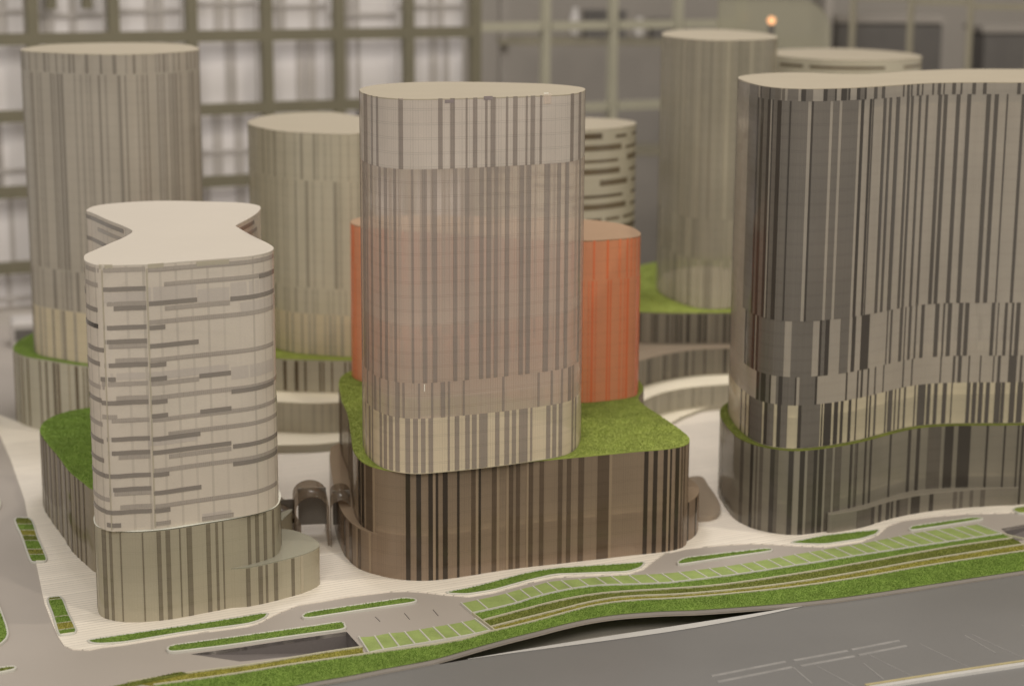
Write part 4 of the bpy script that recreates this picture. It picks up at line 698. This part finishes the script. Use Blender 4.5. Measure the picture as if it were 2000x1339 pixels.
# open part of the frame, to the right; its lit cream is put into the colour
cf = thing('open_frame', 'open frame tinted as lit cream in front of the dark shelves at the back', 'frame')
xs2 = [xs_[-1]+.13*(i+1) for i in range(4)]
for x in xs2: bar('mullion', x-.0065, x+.0065, -.045, .64, .014, M['mullc'], cf)
for z in (.25, .385, .50):
    for a, b in zip([xs_[-1]+BW/2+.009-.009]+[x+.009 for x in xs2[:-1]], [x-.009 for x in xs2]): bar('transom', a, b, z-.007, z+.007, .014, M['mullc'], cf)
# shelf with boxes and jars behind the open frame
sh = thing('back_shelf', 'dark shelf standing behind the open frame', 'shelf')
for z in (.13, .335, .52): box_pts('shelf_board', (.28, 3.62, z), .62, .12, .012, M['thin'], sh, .05)
for x in (-.02, .58): box_pts('shelf_side', (x, 3.62, -.30), .014, .12, .95, M['room'], sh, .05)
for x, z, w_2, h, lab in ((.17, .347, .075, .045, 'left dark box on the lower back shelf'), (.285, .347, .055, .03, 'small dark box on the lower back shelf'), (.175, .532, .085, .06, 'dark box on the upper back shelf at left'), (.30, .532, .09, .06, 'dark box on the upper back shelf at right')):
    t_ = thing('storage_box', lab, 'box', group='boxes on the back shelf'); box_pts('box_body', (x, 3.61, z), w_2, .07, h, M['dark'], t_, .05, .003); box_pts('box_lid', (x, 3.61, z+h), w_2*1.04, .073, .006, M['dark'], t_, .05, .002)
def lathe(name, prof, c, mat, parent, n=20):
    v = []; f = []
    for r, z in prof: v += [(c[0]+r*math.cos(2*PI*k/n), c[1]+r*math.sin(2*PI*k/n), c[2]+z) for k in range(n)]
    for i in range(len(prof)-1):
        for k in range(n): j = (k+1) % n; f.append((i*n+k, i*n+j, (i+1)*n+j, (i+1)*n+k))
    return mesh_obj(name, v, f, mat, parent, True)
for x, z, h, lab in ((.235, .347, .038, 'white jar on the lower back shelf'), (.245, .532, .05, 'white jar on the upper back shelf'), (.115, .347, .055, 'tall white jar at the left end of the lower shelf')):
    t_ = thing('white_jar', lab, 'jar', group='white jars on the back shelf'); lathe('jar_body', [(.0005, 0), (.009, 0), (.0105, h*.2), (.0105, h*.7), (.006, h*.85), (.006, h*.95)], (x, 3.60, z), M['white'], t_); lathe('jar_lid', [(.0065, h*.95), (.0065, h), (.0003, h*1.02)], (x, 3.60, z), M['white'], t_)
# cloudy rounded sheet and little lit lamp
def rsheet():
    th = thing('acrylic_sheet', 'cloudy upright sheet with rounded corner behind the drum roof', 'sheet'); w, h, r = .175, .528, .05; P = [(0, 0), (w, 0)]+[(w-r+r*math.cos(a), h-r+r*math.sin(a)) for a in np.linspace(0, PI/2, 10)]+[(0, h)]
    x0, y0, z0 = .31, 2.92, -.09; n = len(P); v = [(x0+p[0], y0+p[0]*.1+d, z0+p[1]) for d in (0, .004) for p in P]
    f = [tuple(range(n)), tuple(range(2*n-1, n-1, -1))]
    mesh_obj('sheet', v, f, M['acr'], th)
    e = [(i, (i+1) % n, n+(i+1) % n, n+i) for i in range(n)]; mesh_obj('sheet_edge', [(a, b-.0012 if k < n else b+.0012, c) for k, (a, b, c) in enumerate(v)], e, M['mullc'], th)
rsheet()
th = thing('small_lamp', 'tiny lit orange lamp bulb behind the slim back tower', 'lamp')
m_, t_, o_ = nt('lit_bulb'); em = N(t_, 'Emission'); em.inputs[0].default_value = (1, .48, .22, 1); em.inputs[1].default_value = 1.6; t_.links.new(em.outputs[0], o_.inputs[0])
lathe('bulb', [(.0003, 0), (.004, .001), (.0062, .006), (.004, .011), (.0003, .012)], (.381, 2.84, .402), m_, th, 12); lathe('lamp_stem', [(.002, -.42), (.002, -.02), (.005, -.01), (.005, 0)], (.381, 2.84, .402), M['dark'], th, 10)
# far dark grid at the right
tg = thing('thin_grid', 'thin cream grid in front of the dark wall at upper right', 'screen')
for i in range(7):
    x = .60+.092*i; box_pts('grid_post', (x, 3.40-.05*i, -.30), .010, .008, .85, M['thin'], tg, -.4)
    if i < 6: box_pts('grid_rail', (x+.046, 3.375-.05*i, .425-.006*i), .093, .006, .010, M['thin'], tg, -.5)
for x, y, z, lab in ((.99, 3.7, .36, 'dark cabinet at the right end of the far grid'), (.72, 3.75, .375, 'dark cabinet at the left end of the far grid')):
    t_ = thing('cabinet', lab, 'cabinet', group='cabinets behind the grid'); box_pts('cabinet_body', (x, y, -.30), .2, .15, z+.30, M['dark'], t_, 0, .004); box_pts('cabinet_top', (x, y, z), .21, .16, .012, M['room'], t_)
bw = mesh_obj('back_wall', [(-2.5, 4.4, -.9), (2.5, 4.4, -.9), (2.5, 4.4, 1.6), (-2.5, 4.4, 1.6)], [(0, 1, 2, 3)], M['room']); tag(bw, kind='structure')
tag(mesh_obj('floor', [(-2.5, 2.4, -.30), (2.5, 2.4, -.30), (2.5, 4.4, -.30), (-2.5, 4.4, -.30)], [(0, 1, 2, 3)], M['room']), kind='structure')
# small white model blocks and a hedge at the far left edge
for x, y, w_2, d, h, lab in ((-.625, 2.43, .06, .05, .035, 'small pale model block at the far left edge'),):
    t_ = thing('model_block', lab, 'block'); box_pts('block_body', (x, y, 0), w_2, d, h, M['pline'], t_, .3, .004); box_pts('block_window', (x-.003, y-d/2-.002, h*.3), w_2*.5, .006, h*.4, M['dark'], t_, .3)
t_ = thing('model_hedge', 'dark green model hedge at the left picture edge', 'hedge'); hp = ccw(resample([(-.72, 2.02), (-.575, 1.955), (-.56, 1.985), (-.70, 2.06)], 40)); hb = slab_pts('hedge_body', hp, 0, .02, M['gds'], t_, .003); tufts('hedge_leaves', hp, .02, M['gd'], hb, .0014, .003, 61)
